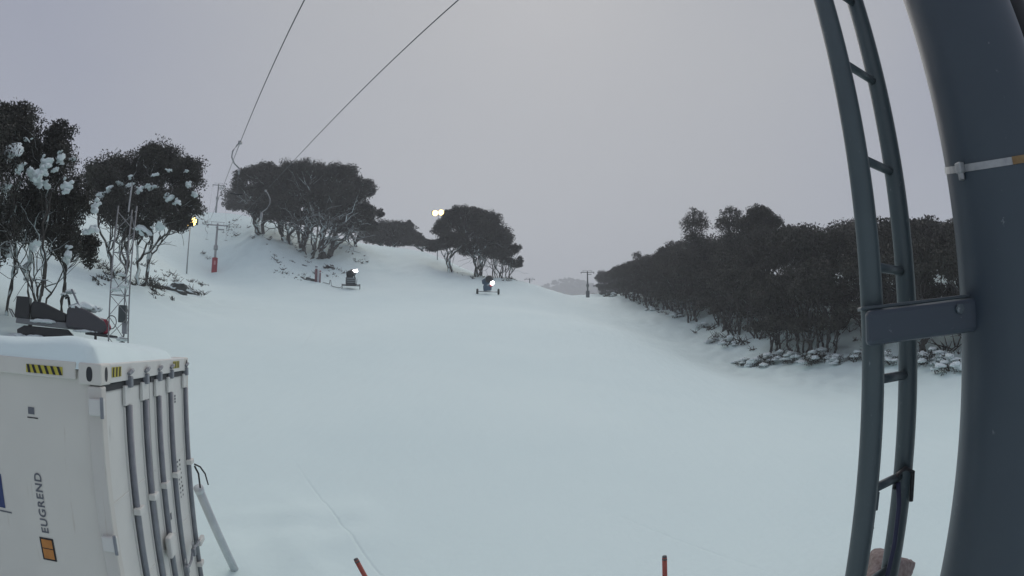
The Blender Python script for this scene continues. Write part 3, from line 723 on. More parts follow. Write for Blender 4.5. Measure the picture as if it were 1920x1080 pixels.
# local: x across the doors (0 = near corner), y along the box away from the doors, z up
MB().box((W_ / 2, L_ / 2 + .03, H_ / 2), (W_ - .06, L_ - .12, H_ - .10)).build('body', M['cont'], cont)
MB().box((.03, L_ / 2, H_ - .05), (.06, L_ - .36, .10)).build('top_rail', M['cont'], cont, bevel=.008)
MB().box((W_ - .03, L_ / 2, H_ - .05), (.06, L_ - .36, .10)).build('top_rail', M['cont'], cont, bevel=.008)
MB().box((.03, L_ / 2, .08), (.06, L_ - .36, .16)).build('bottom_rail', M['cont'], cont, bevel=.008)
for x in (.045, W_ - .045):
    MB().box((x, .05, H_ / 2), (.09, .10, H_ - .26)).build('corner_post', M['contpost'], cont, bevel=.01)
MB().box((W_ / 2, .045, H_ - .06), (W_ - .34, .09, .116)).build('header', M['contdoor'], cont, bevel=.008)
MB().box((W_ / 2, .045, .07), (W_ - .34, .09, .14)).build('sill', M['contdoor'], cont, bevel=.008)
def casting(x, y, sx, sy):
    mb = MB(); z = H_ - .062
    # a cast block; flat black ovals on its outer faces paint the holes' shade
    mb.box((x, y, z), (.178, .162, .124))
    c = mb.build('corner_casting', M['cont'], cont, bevel=.012)
    def oval(cx, cy, cz, nx, w, h):
        pts = []
        for k in range(20):
            q = 2 * math.pi * k / 20; a, b = w * math.copysign(abs(math.cos(q)) ** .7, math.cos(q)), h * math.sin(q)
            pts.append((cx, cy + a, cz + b) if nx else (cx + a, cy, cz + b))
        m_ = MB(); m_.add(pts, [tuple(range(20))]); m_.build('hole_shade', M['gasket'], c)
    oval(x + sx * .0905, y, z, True, .022, .042); oval(x, y + sy * .0825, z, False, .026, .042)
for (x, y, sx, sy) in ((.088, .08, -1, -1), (W_ - .088, .08, 1, -1), (.088, L_ - .08, -1, 1), (W_ - .088, L_ - .08, 1, 1)): casting(x, y, sx, sy)
# doors
for (x0, x1, lab) in ((.095, 1.09, 'left'), (1.15, W_ - .095, 'right')):
    dr = MB().box(((x0 + x1) / 2, .055, 1.285), (x1 - x0, .05, 2.28)).build('door', M['contdoor'], cont, bevel=.01)
    MB().box(((x0 + x1) / 2, .027, 2.445), (x1 - x0 - .01, .012, .04)).build('gasket', M['gasket'], dr)
    for k in range(3):      # shallow pressed panels
        MB().box(((x0 + x1) / 2, .0285, .42 + k * .66), (x1 - x0 - .06, .006, .012)).build('panel_seam', M['contdoor'], dr)
MB().box((1.12, .05, 1.29), (.045, .03, 2.30)).build('centre_seal', M['gasket'], cont)
MB().box((W_ / 2, .06, 2.455), (W_ - .2, .04, .055)).build('head_seal', M['gasket'], cont)
RODS = [.55, .955, 1.335, 1.735, 2.325]
for i, u in enumerate(RODS):
    rb = MB().tube([(u, .005, .1), (u, .005, 2.31)], .026, 10).build('lock_rod', M['rod'], cont, smooth=True)
    MB().box((u - .052, .024, 1.2), (.014, .012, 2.2)).build('rod_channel', M['contdoor'], rb)
    MB().box((u + .052, .024, 1.2), (.014, .012, 2.2)).build('rod_channel', M['contdoor'], rb)
    MB().box((u, .014, 2.375), (.17, .026, .13)).build('rod_cover', M['contdoor'], rb, bevel=.006)
    MB().box((u, .0, 2.462), (.055, .05, .075)).build('cam_keeper', M['rod'], rb, bevel=.008)
    MB().tube([(u - .045, -.012, 2.515), (u - .01, -.022, 2.53), (u + .05, -.012, 2.535)], .014, 6).build('cam_hook', M['rod'], rb)
    MB().box((u, -.012, 1.60), (.13, .055, .045)).build('rod_bracket', M['contdoor'], rb, bevel=.006)
    MB().box((u, -.012, .55), (.13, .055, .045)).build('rod_bracket', M['contdoor'], rb, bevel=.006)
MB().box((1.24, -.02, 1.11), (.16, .05, .18)).build('handle_hub', M['contdoor'], cont, bevel=.015)
MB().box((2.40, -.03, .77), (.22, .045, .06)).build('door_handle', M['contdoor'], cont, bevel=.012)
for (u, z) in ((1.60, .76), (1.97, .80)):
    k = MB().box((u, -.04, z), (.07, .04, .075)).build('padlock', M['rod'], cont, bevel=.008)
    MB().tube([(u - .025, -.04, z + .035), (u - .025, -.04, z + .08), (u, -.04, z + .10), (u + .025, -.04, z + .08), (u + .025, -.04, z + .035)], .008, 6).build('shackle', M['steel'], k)
MB().tube([(1.62, -.035, .80), (1.75, -.03, .74), (1.86, -.03, .75), (1.98, -.035, .83), (2.15, -.03, .80), (2.34, -.03, .79)], .014, 6).build('chain', M['rod'], cont)
for z in (2.345, 1.535, .75):
    MB().box((-.008, .03, z), (.05, .10, .095)).build('hinge', M['contdoor'], cont, bevel=.008)
    MB().tube([(-.03, -.012, z - .06), (-.03, -.012, z + .06)], .012, 8).build('hinge_pin', M['rod'], cont)
# printed marks
def quad_y(u0, z0, u1, z1, y, m, name, parent=cont, skew=0):
    return MB().add([(u0, y, z0), (u1, y, z0), (u1 + skew, y, z1), (u0 + skew, y, z1)], [(0, 1, 2, 3)]).build(name, M[m], parent)
def quad_x(v0, z0, v1, z1, x, m, name, parent=cont, skew=0):
    return MB().add([(x, v0, z0), (x, v1, z0), (x, v1 + skew, z1), (x, v0 + skew, z1)], [(0, 1, 2, 3)]).build(name, M[m], parent)
st = quad_x(.27, 2.508, .55, 2.556, -.0035, 'yellow', 'hazard_strip')
for k in range(6): quad_x(.272 + k * .048, 2.508, .293 + k * .048, 2.556, -.006, 'black', 'stripe', st, skew=.022 if k < 5 else .012)
for (u0, n) in ((.19, 3), (1.80, 4)):
    hs = quad_y(u0, 2.505, u0 + n * .062, 2.566, -.0025, 'yellow', 'hazard_strip')
    for k in range(n): quad_y(u0 + .012 + k * .062, 2.507, u0 + .036 + k * .062, 2.564, -.005, 'black', 'stripe', hs, skew=.008)
lg = quad_x(.477, 1.34, .587, 1.492, .0265, 'black', 'logo_plate')
quad_x(.49, 1.352, .574, 1.418, .024, 'orange', 'logo_field', lg); quad_x(.49, 1.424, .574, 1.481, .024, 'orange', 'logo_field', lg)
quad_x(.84, 1.64, 1.25, 1.86, .0265, 'blue', 'blue_panel'); quad_x(.79, 1.612, 1.25, 1.622, .0265, 'greyprint', 'panel_line')
quad_x(.512, 2.26, .562, 2.302, .0265, 'greyprint', 'small_plate'); quad_x(.485, 2.236, .57, 2.243, .0265, 'black', 'plate_line')
def lettering(body, mtx, size, m, name='lettering', parent=cont):
    cu = bpy.data.curves.new(name, 'FONT'); cu.body = body; cu.size = size; cu.materials.append(M[m]); cu.align_x = 'LEFT'
    cu.space_character = 1.12; cu.offset = .0016
    tmp = bpy.data.objects.new(name, cu); COL.objects.link(tmp)
    me = bpy.data.meshes.new_from_object(tmp.evaluated_get(bpy.context.evaluated_depsgraph_get()))
    bpy.data.objects.remove(tmp); me.materials.clear(); me.materials.append(M[m])
    o = bpy.data.objects.new(name, me); COL.objects.link(o); o.parent = parent; o.matrix_local = mtx; return o
lettering('EUGREND', Matrix(((0, 0, -1, .0255), (0, 1, 0, .502), (1, 0, 0, 1.522), (0, 0, 0, 1))), .078, 'greyprint')
for (u, z, w, h) in ((1.43, 2.20, .05, .055), (1.46, 1.52, .04, .05), (1.52, 1.30, .05, .06)): quad_y(u, z - h, u + w, z, .028, 'greyprint', 'sticker')
for row, (u, z, n) in enumerate(((1.86, 2.265, 4), (1.95, 2.265, 3), (1.845, 2.07, 3))):
    for k in range(n): quad_y(u, z - k * .026 - .018, u + .055, z - k * .026, .028, 'greyprint', 'door_mark')
for r_ in range(2):
    for k in range(9): quad_y(1.93 + r_ * .09 + k * .006, 1.655 - k * .042, 1.98 + r_ * .09 + k * .006 - (k % 3) * .012, 1.673 - k * .042, .028, 'greyprint' if r_ == 0 else 'black', 'door_mark')
# snow lying on the roof: a thing of its own
U_, V_ = np.meshgrid(np.linspace(0, 1, 46), np.linspace(0, 1, 90))
X_ = .004 + U_ * (W_ - .03); Y_ = .012 + V_ * (L_ - .03)
edge = np.minimum.reduce([X_ - .002, (W_ - .48 - X_) * .8, (Y_ - .008) * .75, L_ - Y_ + .02])
prof = np.clip(edge / .26, 0, 1); prof = np.sqrt(np.clip(1 - (1 - prof) ** 2, 0, 1))
Z_ = H_ - .004 + prof * (.105 + .02 * np.sin(X_ * 2.2 + 1) + .022 * np.sin(Y_ * 3.4 + .4) + .010 * np.sin(Y_ * 6.1 + X_ * 3)) + .006 * prof * np.sin(X_ * 11) * np.sin(Y_ * 9)
for e_ in (np.s_[0, :], np.s_[-1, :], np.s_[:, 0], np.s_[:, -1]): Z_[e_] = H_ - .04
ix = np.arange(X_.size).reshape(X_.shape)
rs = raw_mesh('roof_snow', np.stack([X_, Y_, Z_], -1).reshape(-1, 3), np.stack([ix[:-1, :-1], ix[:-1, 1:], ix[1:, 1:], ix[1:, :-1]], -1).reshape(-1, 4), M['snow'], smooth=True)
rs.location = (*CORNER, 0); rs.rotation_euler = (0, 0, CROT)
tag(rs, 'smooth thick pillow of snow lying on the container roof', 'snow')
# cable and leaning pipe at the far door edge
cw = Matrix.Translation((*CORNER, 0)) @ Matrix.Rotation(CROT, 4, 'Z')
def cloc(u, v, z): return cw @ Vector((u, v, z))
tag(MB().tube([cloc(2.40, -.04, 1.56), cloc(2.48, -.08, 1.52), cloc(2.62, -.10, 1.42), cloc(2.74, -.10, 1.28)], .009, 6).tube([cloc(2.40, -.04, 1.54), cloc(2.47, -.06, 1.45), cloc(2.50, -.06, 1.30)], .010, 6).build('dangling_cable', M['cable'], smooth=True),
    'thin black cable dangling from the far edge of the container doors', 'cable')
pa, pb = sight(372, 915, 6.0), sight(452, 1092, 6.75)
pp = empty('leaning_pipe', (pb[0], pb[1], ground(pb[0], pb[1])))
tag(pp, 'pale grey pipe leaning against the far corner of the container', 'pipe')
o_ = np.array(pp.location)
MB().tube([pa - o_, (pa + pb) / 2 - o_, pb - o_], .05, 14).build('tube', M['pipe'], pp, smooth=True)
MB().tube([pa - o_ + (pa - pb) * .004, pa - o_ - (pa - pb) * .03], .056, 14).build('collar', M['pipe'], pp, smooth=True)

# ------------------------------------------------------------------ lift tower with ladder on the right
PX, PY, PR = 1.77 * math.sin(math.radians(51.35)), 1.77 * math.cos(math.radians(51.35)), .193
tower = empty('lift_tower', (PX, PY, -.05))
tag(tower, 'dark green steel lift tower pole with ladder, close to the camera at the right edge', 'lift tower')
def tl(p): return (p[0] - PX, p[1] - PY, p[2] + .05)
MB().tube([(0, 0, 0), (0, 0, 4.2), (0, 0, 8.1)], [PR, PR, PR], 64).build('pole', M['tower'], tower, smooth=True)
MB().tube([(0, 0, .0), (0, 0, .05)], .38, 32).build('base_flange', M['tower'], tower)
ax, ay = math.sin(math.radians(57.8)), math.cos(math.radians(57.8))
MB().tube([tl((2.05 * ax, 2.05 * ay, .3)), tl((2.05 * ax, 2.05 * ay, 7.6))], .055, 16).build('conduit', M['cable'], tower, smooth=True)
RL = (1.6 * math.sin(math.radians(35.87)), 1.6 * math.cos(math.radians(35.87))); RR = (1.81 * math.sin(math.radians(39.47)), 1.81 * math.cos(math.radians(39.47)))
lad = empty('ladder'); lad.parent = tower; lad.location = tl((RL[0], RL[1], 0))
def ll(p): return (p[0] - RL[0], p[1] - RL[1], p[2])
MB().tube([ll((*RL, .35)), ll((*RL, 7.4))], .0325, 20).build('rail', M['ladder'], lad, smooth=True)
MB().tube([ll((*RR, .35)), ll((*RR, 7.4))], .0315, 20).build('rail', M['ladder'], lad, smooth=True)
for k in range(-7, 15):
    z = EYE - .106 + .3 * k
    MB().tube([ll((RL[0], RL[1], z)), ll((RR[0], RR[1], z))], .0135, 12).build('rung', M['ladder'], lad, smooth=True)
# bracket plate from the ladder to the pole, with bolt
ba = Vector((RL[0] - .035, RL[1] - .02, EYE + .03)); bt = Vector((PX - .165, PY + .06, EYE + .05)); bv = bt - ba
n_ = Vector((-bv.y, bv.x, 0)).normalized() * -1
rotm = Matrix((bv.normalized(), Vector((0, 0, 1)).cross(bv.normalized()).normalized(), Vector((0, 0, 1)))).transposed()
bc = (ba + bt) / 2 + Vector((-.012, -.030, 0))
bk = MB().box(tl(bc), (bv.length + .02, .036, .088), rotm).build('ladder_bracket', M['tower'], tower, bevel=.012)
MB().box(tl(bc + Vector((0, .030, .05))), (bv.length + .02, .045, .010), rotm).build('bracket_flange', M['ladder'], bk, bevel=.003)
bp_ = ba + bv * .80 + Vector((-.014, -.042, .02))
MB().tube([tl(bp_), tl(bp_ + Vector((-.006, -.014, 0)))], .014, 6).build('bolt', M['ladder'], bk)
# hose clamp round the pole
def ring(z, r, h, a0, a1, tilt, n=48):
    vs, fs = [], []
    for i in range(n + 1):
        a = a0 + (a1 - a0) * i / n; c, s_ = math.cos(a), math.sin(a)
        dz = tilt[0] * c + tilt[1] * s_
        vs += [(c * r, s_ * r, z - h / 2 + dz), (c * r, s_ * r, z + h / 2 + dz), (c * (r - .003), s_ * (r - .003), z + h / 2 + dz), (c * (r - .003), s_ * (r - .003), z - h / 2 + dz)]
    for i in range(n):
        for k in range(4): fs.append((i * 4 + k, i * 4 + (k + 1) % 4, i * 4 + 4 + (k + 1) % 4, i * 4 + 4 + k))
    return vs, fs
toc = math.atan2(-PY, -PX)          # direction from the pole to the camera
ch_z = EYE + .43 + .095; TILT = (.055 * math.cos(toc), .055 * math.sin(toc))
TILT = (-TILT[0], -TILT[1])
hc = MB().add(*ring(ch_z, PR + .0035, .020, 0, 2 * math.pi, TILT)).build('hose_clamp', M['clamp'], tower)
hr = MB().add(*ring(ch_z, PR + .0048, .0205, toc + .17, toc + .5, TILT, 8)).build('ochre_band', M['ochre'], hc)  # yellow-brown stretch over part of the clamp band
ca = toc - math.radians(40); cz = ch_z + TILT[0] * math.cos(ca) + TILT[1] * math.sin(ca)
cp_ = Vector((math.cos(ca) * (PR + .012), math.sin(ca) * (PR + .012), cz))
crot = Matrix.Rotation(ca, 3, 'Z')
MB().box(cp_, (.022, .024, .030), crot).build('clamp_housing', M['clamp'], hc, bevel=.004)
MB().tube([cp_ + Vector((0, 0, -.032)), cp_ + Vector((0, 0, -.014))], .010, 6).build('clamp_screw', M['steel'], hc)
# rope looped over a rung and hanging down the far rail
z4 = EYE - .406
MB().tube([(*ll((RR[0] - .055, RR[1] - .03, z4 - .02))[:2], z4 - .03), (*ll((RR[0] - .05, RR[1] - .035, z4))[:2], z4 + .015), (*ll((RR[0] - .02, RR[1] - .035, z4))[:2], z4 + .028), (*ll((RR[0] + .015, RR[1] - .033, z4))[:2], z4 + .012), (*ll((RR[0] + .02, RR[1] - .034, z4))[:2], z4 - .08)], .007, 8).build('rope_loop', M['cable'], lad, smooth=True)
MB().tube([ll((RR[0] - .05, RR[1] - .04, z4 - .01)), ll((RR[0] - .035, RR[1] - .04, z4 - .08)), ll((RR[0] - .036, RR[1] - .045, z4 - .2)), ll((RR[0] - .05, RR[1] - .05, z4 - .33)), ll((RR[0] - .055, RR[1] - .06, z4 - .6)), ll((RR[0] - .05, RR[1] - .05, z4 - 1.2))], .008, 8).build('hanging_rope', M['bluecable'], lad, smooth=True)
MB().box(ll((RL[0] + .040, RL[1] + .012, z4 - .035)), (.022, .02, .055)).build('cable_clip', M['ladder'], lad, bevel=.003)
MB().tube([ll((RL[0] + .028, RL[1] + .01, z4 - .085)), ll((RL[0] + .042, RL[1] + .012, z4 - .115)), ll((RL[0] + .028, RL[1] + .01, z4 - .15))], .008, 8).build('knot', M['cable'], lad, smooth=True)

# ------------------------------------------------------------------ tow line towers, ropes and hangers
NL, NR = np.array([-3.71, 8.20, EYE + 5.94]), np.array([-1.18, 8.62, EYE + 5.94])
T1 = gpt(-29.7, 80)
ROPE_H = EYE + .1945 * 80
TLp, TRp = np.array([*pol(-30.78, 80), ROPE_H]), np.array([*pol(-28.75, 80), ROPE_H])
def rope_pt(a, b, t, sag=.55): p = a + (b - a) * t; return p - np.array([0, 0, sag * 4 * max(0, t + .13) * (1 - t)])
T2 = gpt(-30.0, 117)
xd = np.array([math.cos(math.radians(-29.7)), -math.sin(math.radians(-29.7)), 0])
def tow_tower(name, label, foot, top, arm, pad=True, rz=0.0, sc_=1.0, m='tower', padm='red'):
    h = top - foot[2]
    t = empty(name, foot, rz); tag(t, label, 'lift tower')
    MB().tube([(0, 0, -.3), (0, 0, h * .45), (0, 0, h + .1)], [.21 * sc_, .17 * sc_, .13 * sc_], 12).build('shaft', M[m], t, smooth=True)
    MB().tube([(0, 0, h * .47), (0, 0, h * .56)], .30 * sc_, 12).build('collar', M[m], t, smooth=True)
    ar = MB().box((0, 0, h - .15), (arm, .16, .16)).build('crossarm', M[m], t, bevel=.02)
    for s_ in (-1, 1):
        sb = MB().box((s_ * arm * .46, 0, h - .42), (.12, 1.1, .12)).build('sheave_beam', M[m], t)
        for k in (-1, 0, 1):
            MB().tube([(s_ * arm * .46 - .04, k * .42, h - .30), (s_ * arm * .46 + .04, k * .42, h - .30)], .15, 14).build('sheave', M['gunblack'], sb)
        MB().box((s_ * arm * .3, 0, h + .06), (.05, .05, .42)).build('guard_post', M[m], t)
    fr = MB().box((0, 0, h + .28), (arm * .72, .05, .05)).build('lifting_frame', M[m], t)
    MB().box((.55, -.2, h - .75), (.9, .7, .06)).build('platform', M[m], t)
    if pad:
        pd = MB().tube([(0, 0, -.1), (0, 0, 2.05 * sc_)], .40 * sc_, 16).build('crash_pad', M[padm], t, smooth=False)
        if padm == 'red':
            MB().add([(-.12, -.415, 1.05), (.14, -.415, 1.05), (.14, -.415, 1.6), (-.12, -.415, 1.6)], [(0, 1, 2, 3)]).build('pad_print', M['redlogo'], pd)
    return t
rzT = math.radians(29.7)
tow_tower('tow_tower', 'grey tow lift tower with red crash pad at its foot', T1, ROPE_H + .35, 2.95, rz=rzT, m='steel')
tow_tower('tow_tower', 'farther tow lift tower standing on the snow crest behind the padded one', T2, EYE + .268 * 117, 2.6, pad=False, rz=rzT, m='steel')
tow_tower('chairlift_tower', 'dark lift tower with wide crossarm at the far end of the forest', gpt(7.45, 145), EYE + .132 * 145, 3.4, rz=-.1, sc_=1.15, m='gunbody', padm='gunbody')
tow_tower('chairlift_tower', 'tiny far lift tower on the horizon right of the dome clump', gpt(1.74, 200), EYE + .1205 * 200, 3.6, pad=False, rz=0, sc_=1.1, m='gunbody')
# crossarm of the near tower carries the ropes overhead
armc = MB().box((.55, .25, 7.95), (3.4, .18, .2), Matrix.Rotation(math.radians(31.6 - 31.6 + 0), 3, 'Z')).build('crossarm', M['tower'], tower, bevel=.02)
def rope(a, b, label, extra):
    pts = [rope_pt(a, b, t) for t in np.linspace(-.125, 1, 60)] + [np.array(e) for e in extra]
    return tag(MB().tube(pts, .012, 6).build('haul_rope', M['rope'], smooth=True), label, 'rope', 'tow lift haul ropes')
far_l = np.array([*pol(-30.6, 117), EYE + .262 * 117]); far_r = np.array([*pol(-29.4, 117), EYE + .262 * 117])
rope(NL, TLp, 'left haul rope of the tow lift, running overhead to the padded tower', [far_l])
rope(NR, TRp, 'right haul rope of the tow lift, steeply crossing the sky to the clump', [far_r])
def hanger(label, p, L, side, box):
    h = empty('tow_hanger', p); tag(h, label, 'tow hanger', 'hangers on the tow lift ropes')
    ex = xd * side
    MB().box((0, 0, .0), (.10, .16, .10)).build('rope_grip', M['steel'], h, bevel=.01)
    arm_pts = [ex * 0, ex * .10 * L + np.array([0, 0, -.10 * L]), ex * .24 * L + np.array([0, 0, -.35 * L]), ex * .25 * L + np.array([0, 0, -.58 * L]), ex * .12 * L + np.array([0, 0, -.82 * L]), ex * -.10 * L + np.array([0, 0, -1.0 * L])]
    MB().tube(arm_pts, .028, 8).build('curved_arm', M['steel'], h, smooth=True)
    e = arm_pts[-1]
    MB().tube([e, e + np.array([0, 0, -.18 * L]), e + np.array([0, 0, -.36 * L])] if box else [e, e + np.array([0, 0, -.2])], [.07, .085, .06] if box else .035, 10).build('spring_box', M['steel'], h, smooth=True)
    f = e + np.array([0, 0, -.36 * L if box else -.2])
    MB().tube([f, f + np.array([0, 0, -.7])], .010, 5).build('cord', M['rope'], h)
    MB().tube([f + np.array([0, 0, -.7]) - xd * .22, f + np.array([0, 0, -.72]), f + np.array([0, 0, -.7]) + xd * .22], .022, 6).build('tow_bar', M['cable'], h)
hanger('curved tow hanger against the sky on the left rope', rope_pt(NL, TLp, .153), .95, -1, False)
hanger('curved tow hanger with spring box in front of the middle clump', rope_pt(NR, TRp, .335), 1.25, 1, True)
hanger('tiny tow hanger just left of the padded tower', rope_pt(NL, TLp, .97), .9, -1, False)
hanger('tiny tow hanger just right of the padded tower', rope_pt(NR, TRp, .96), .9, 1, False)

# ------------------------------------------------------------------ floodlights
def floodlight(label, foot, top, head=1.0, lampm='lamp_warm'):
    f = empty('floodlight_pole', foot); tag(f, label, 'floodlight', 'floodlights beside the piste')
    h = top - foot[2]
    MB().tube([(0, 0, -.3), (0, 0, h)], [.10, .06], 10).build('pole', M['steel'], f, smooth=True)
    MB().box((0, 0, h), (.95 * head, .06, .06)).build('bracket', M['steel'], f)
    for s_ in (-1, 1):
        hd = MB().box((s_ * .30 * head, -.06, h + .17), (.44 * head, .2, .34 * head)).build('lamp_head', M['gunbody'], f, bevel=.02)
        MB().tube([(s_ * .24 * head, -.165, h + .17 + s_ * .05), (s_ * .24 * head, -.20, h + .17 + s_ * .05)], [.22 * head, .19 * head], 20).build('lens', M[lampm], hd)
floodlight('glowing yellow floodlight on a pole left of the padded tow tower', gpt(-32.5, 69), EYE + .2002 * 69 - .3, 2.1)
floodlight('bright floodlight shining over the top left of the dome clump', gpt(-7.4, 104), EYE + .2368 * 104 - .3, 2.3)

# ------------------------------------------------------------------ snow guns
def drum(mb_name, m, parent, c, d, r, L, taper=.9):
    c = Vector(c); d = Vector(d).normalized()
    o = MB().tube([c - d * L * .5, c - d * L * .42, c + d * L * .1, c + d * L * .5], [r * .86, r, r * taper, r * taper], 24, caps=False).build(mb_name, m, parent, smooth=True)
    MB().tube([c + d * L * .40, c + d * L * .44], r * taper * .99, 24).build('nozzle_ring', M['gunlight'], o)
    MB().tube([c - d * L * .34, c - d * L * .30], r * .95, 24).build('fan_grille', M['gunblack'], o)
    MB().tube([c - d * L * .2, c + d * L * .2], r * .3, 12).build('motor', M['gunbody'], o)
    return o
g1 = empty('snow_gun', gpt(-15.9, 66), math.radians(15.9)); tag(g1, 'fan snow gun on a flat sled frame with its lamp lit, left of the two', 'snow gun', 'snow guns on the piste')
MB().box((-.05, 0, .92), (1.15, .9, .70)).build('cabinet', M['gunbody'], g1, bevel=.05)
for k in range(3): MB().box((-.05, -.46, .70 + k * .22), (.95, .02, .06)).build('louvre', M['gunlight'], g1)
MB().tube([(-.45, 0, 1.2), (-.5, 0, 1.75)], .09, 10).build('mount_arm', M['gunbody'], g1)
MB().tube([(.40, 0, 1.2), (.35, 0, 1.6)], .07, 10).build('mount_arm', M['gunbody'], g1)
drum('fan_drum', M['gunblack'], g1, (-.02, -.05, 1.72), (.35, .85, .35), .46, .95)
MB().box((.42, -.15, 2.02), (.60, .12, .30), Matrix.Rotation(-.25, 3, 'Y')).build('lamp', M['lamp_white'], g1, bevel=.03)
MB().box((0, -.55, .42), (2.1, .08, .08)).build('sled_beam', M['gunblack'], g1)
MB().box((0, .55, .42), (2.1, .08, .08)).build('sled_beam', M['gunblack'], g1)
for x in (-1.02, 1.02):
    for y in (-.55, .55): MB().box((x, y, .22), (.07, .07, .55)).build('sled_leg', M['gunblack'], g1)
MB().box((0, 0, .5), (1.2, 1.1, .08)).build('deck', M['gunbody'], g1)
MB().tube([(.62, -.3, .5), (.66, -.35, 1.1)], .03, 6).build('hand_crank', M['gunbody'], g1)
g2 = empty('snow_gun', gpt(-2.36, 72), math.radians(2.4)); tag(g2, 'blue fan snow gun on two wheels with its lamp lit, right of the two', 'snow gun', 'snow guns on the piste')
MB().prism([(-.55, .35), (.42, .48), (.50, 1.15), (.30, 1.35), (-.42, 1.3), (-.62, .95)], -.4, .4).build('cabinet', M['gunblue'], g2, bevel=.05)
MB().prism([(-.72, 1.25), (.2, 1.05), (.25, 1.7), (-.35, 1.95), (-.78, 1.7)], -.28, .28).build('mount_yoke', M['gunblue'], g2, bevel=.06)
drum('fan_drum', M['gunblack'], g2, (.18, -.25, 1.86), (.15, .95, .2), .46, .95)
MB().tube([(.52, -.5, 1.32), (.54, -.62, 1.33)], .25, 14).build('lamp', M['lamp_white'], g2)
MB().box((.1, -.45, 1.14), (.50, .06, .12), Matrix.Rotation(-.5, 3, 'Y')).build('control_panel', M['gunlight'], g2)
MB().box((.38, -.43, 1.02), (.32, .08, .24)).build('red_valve', M['red'], g2)
MB().tube([(-1.25, 0, .34), (1.25, 0, .26)], .06, 8).build('axle', M['steel'], g2)
for x in (-1.32, 1.30):
    wh = MB().tube([(x - .13, 0, .30), (x - .08, 0, .30), (x + .08, 0, .30), (x + .13, 0, .30)], [.28, .36, .36, .28], 18).build('wheel', M['tyre'], g2, smooth=True)
    MB().tube([(x - .14, 0, .30), (x + .14, 0, .30)], .15, 12).build('rim', M['steel'], wh)
MB().tube([(0, -.2, .4), (-.1, -1.2, .28)], .05, 6).build('drawbar', M['steel'], g2)
# hydrant posts and hose beside the left gun
hp = gpx(590, 69.5)
for (dx, hgt, w, lab) in ((0, 1.9, .15, 'taller red-wrapped hydrant post left of the sled snow gun'), (.62, 1.4, .09, 'thinner dark red hydrant post next to the tall one')):
    x, y = hp[0] + dx, hp[1] - dx * .4; z = ground(x, y)
    t = empty('hydrant_post', (x, y, z)); tag(t, lab, 'post', 'hydrant posts beside the snow gun')
    MB().tube([(0, 0, -.2), (0, 0, hgt * .80)], w, 12).build('padding', M['dullred'], t, smooth=True)
    MB().tube([(0, 0, hgt * .80), (0, 0, hgt * .9)], w * .9, 12).build('band', M['white'], t, smooth=True)
    MB().tube([(0, 0, hgt * .9), (0, 0, hgt)], w * 1.05, 12).build('cap', M['red' if dx else 'rod'], t, smooth=True)
    snow_clump(t, (0, 0, hgt), w * 1.2, w * 1.2, w * .9, 1)
tag(MB().box((hp[0] + .30, hp[1] + .1, ground(hp[0] + .3, hp[1]) + .75), (.34, .1, 1.5)).build('marker_board', M['white']), 'pale board standing between the two hydrant posts', 'board')
A_, B_ = hp + np.array([1.0, -.3, 0]), np.array(g1.location) + np.array([-1.0, -.6, 0])
def on_snow(p, up=.05): return (p[0], p[1], ground(p[0], p[1]) + up)
hose = [on_snow(A_, .1)] + [on_snow(A_ + (B_ - A_) * t + np.array([.1 * math.sin(t * 9), .3 * math.sin(t * 6), 0]), .06 + (.55 if .33 < t < .5 else 0)) for t in np.linspace(.1, .9, 12)] + [on_snow(B_, .15)]
tag(MB().tube(hose, .035, 6).build('supply_hose', M['gunbody'], smooth=True), 'dark hose snaking from the hydrant posts to the sled snow gun', 'hose')

# ------------------------------------------------------------------ lattice mast
mf = gpt(-39.1, 12.2)
mast = empty('lattice_mast', mf, .35); tag(mast, 'slim triangular lattice mast behind the container', 'mast')
m_top = EYE + .215 * 12.2 - mf[2]; legs = [(.26 * math.cos(a), .26 * math.sin(a)) for a in (math.radians(205), math.radians(335), math.radians(90))]
for (x, y) in legs: MB().tube([(x, y, -.2), (x * .92, y * .92, m_top)], .017, 8).build('leg', M['mast'], mast, smooth=True)
nb = int(m_top / .42)
for k in range(nb):
    z0, z1 = .1 + k * .42, .1 + (k + 1) * .42
    for j in range(3):
        a, b = legs[j], legs[(j + 1) % 3]
        if (k + j) % 2: a, b = b, a
        MB().tube([(*a, z0), (*b, z1)], .008, 5).build('brace', M['mast'], mast)
        if k % 2 == 0: MB().tube([(*a, z0), (*b, z0)], .008, 5).build('brace', M['mast'], mast)
eb = MB().box((.06, -.02, EYE - mf[2] + .48), (.17, .14, .34)).build('equipment_box', M['gunbody'], mast, bevel=.01)
MB().box((.10, .02, EYE - mf[2] + .22), (.10, .10, .26)).build('equipment_box', M['rod'], mast, bevel=.01)
MB().tube([(-.16 + .11 * math.cos(q), -.12 + .02 * math.sin(q * 2), EYE - mf[2] + .30 + .13 * math.sin(q)) for q in np.linspace(0, 12.2, 50)], .010, 5).build('cable_coil', M['cable'], mast)
for (dx, dz, s_) in ((-.1, .95, .12), (.08, 1.02, .10), (.05, -.02, .11), (-.02, 1.25, .09)): snow_clump(mast, (dx, -.05, EYE - mf[2] + dz), s_, s_, s_ * .8, int(dz * 10) % 4)
MB().tube([(0, 0, m_top - .1), (0, 0, m_top + .5)], .02, 8).build('mast_tip', M['steel'], mast)

# ------------------------------------------------------------------ snowmobile
sp = gpx(128, 18.4)
sm = empty('snowmobile', sp, math.radians(42) * -1 + math.radians(85)); sm.rotation_euler = (0, 0, math.radians(40))
sm.scale = (1.1, 1.1, 1.28)
tag(sm, 'snow-covered black snowmobile with red nose parked behind the container', 'snowmobile')
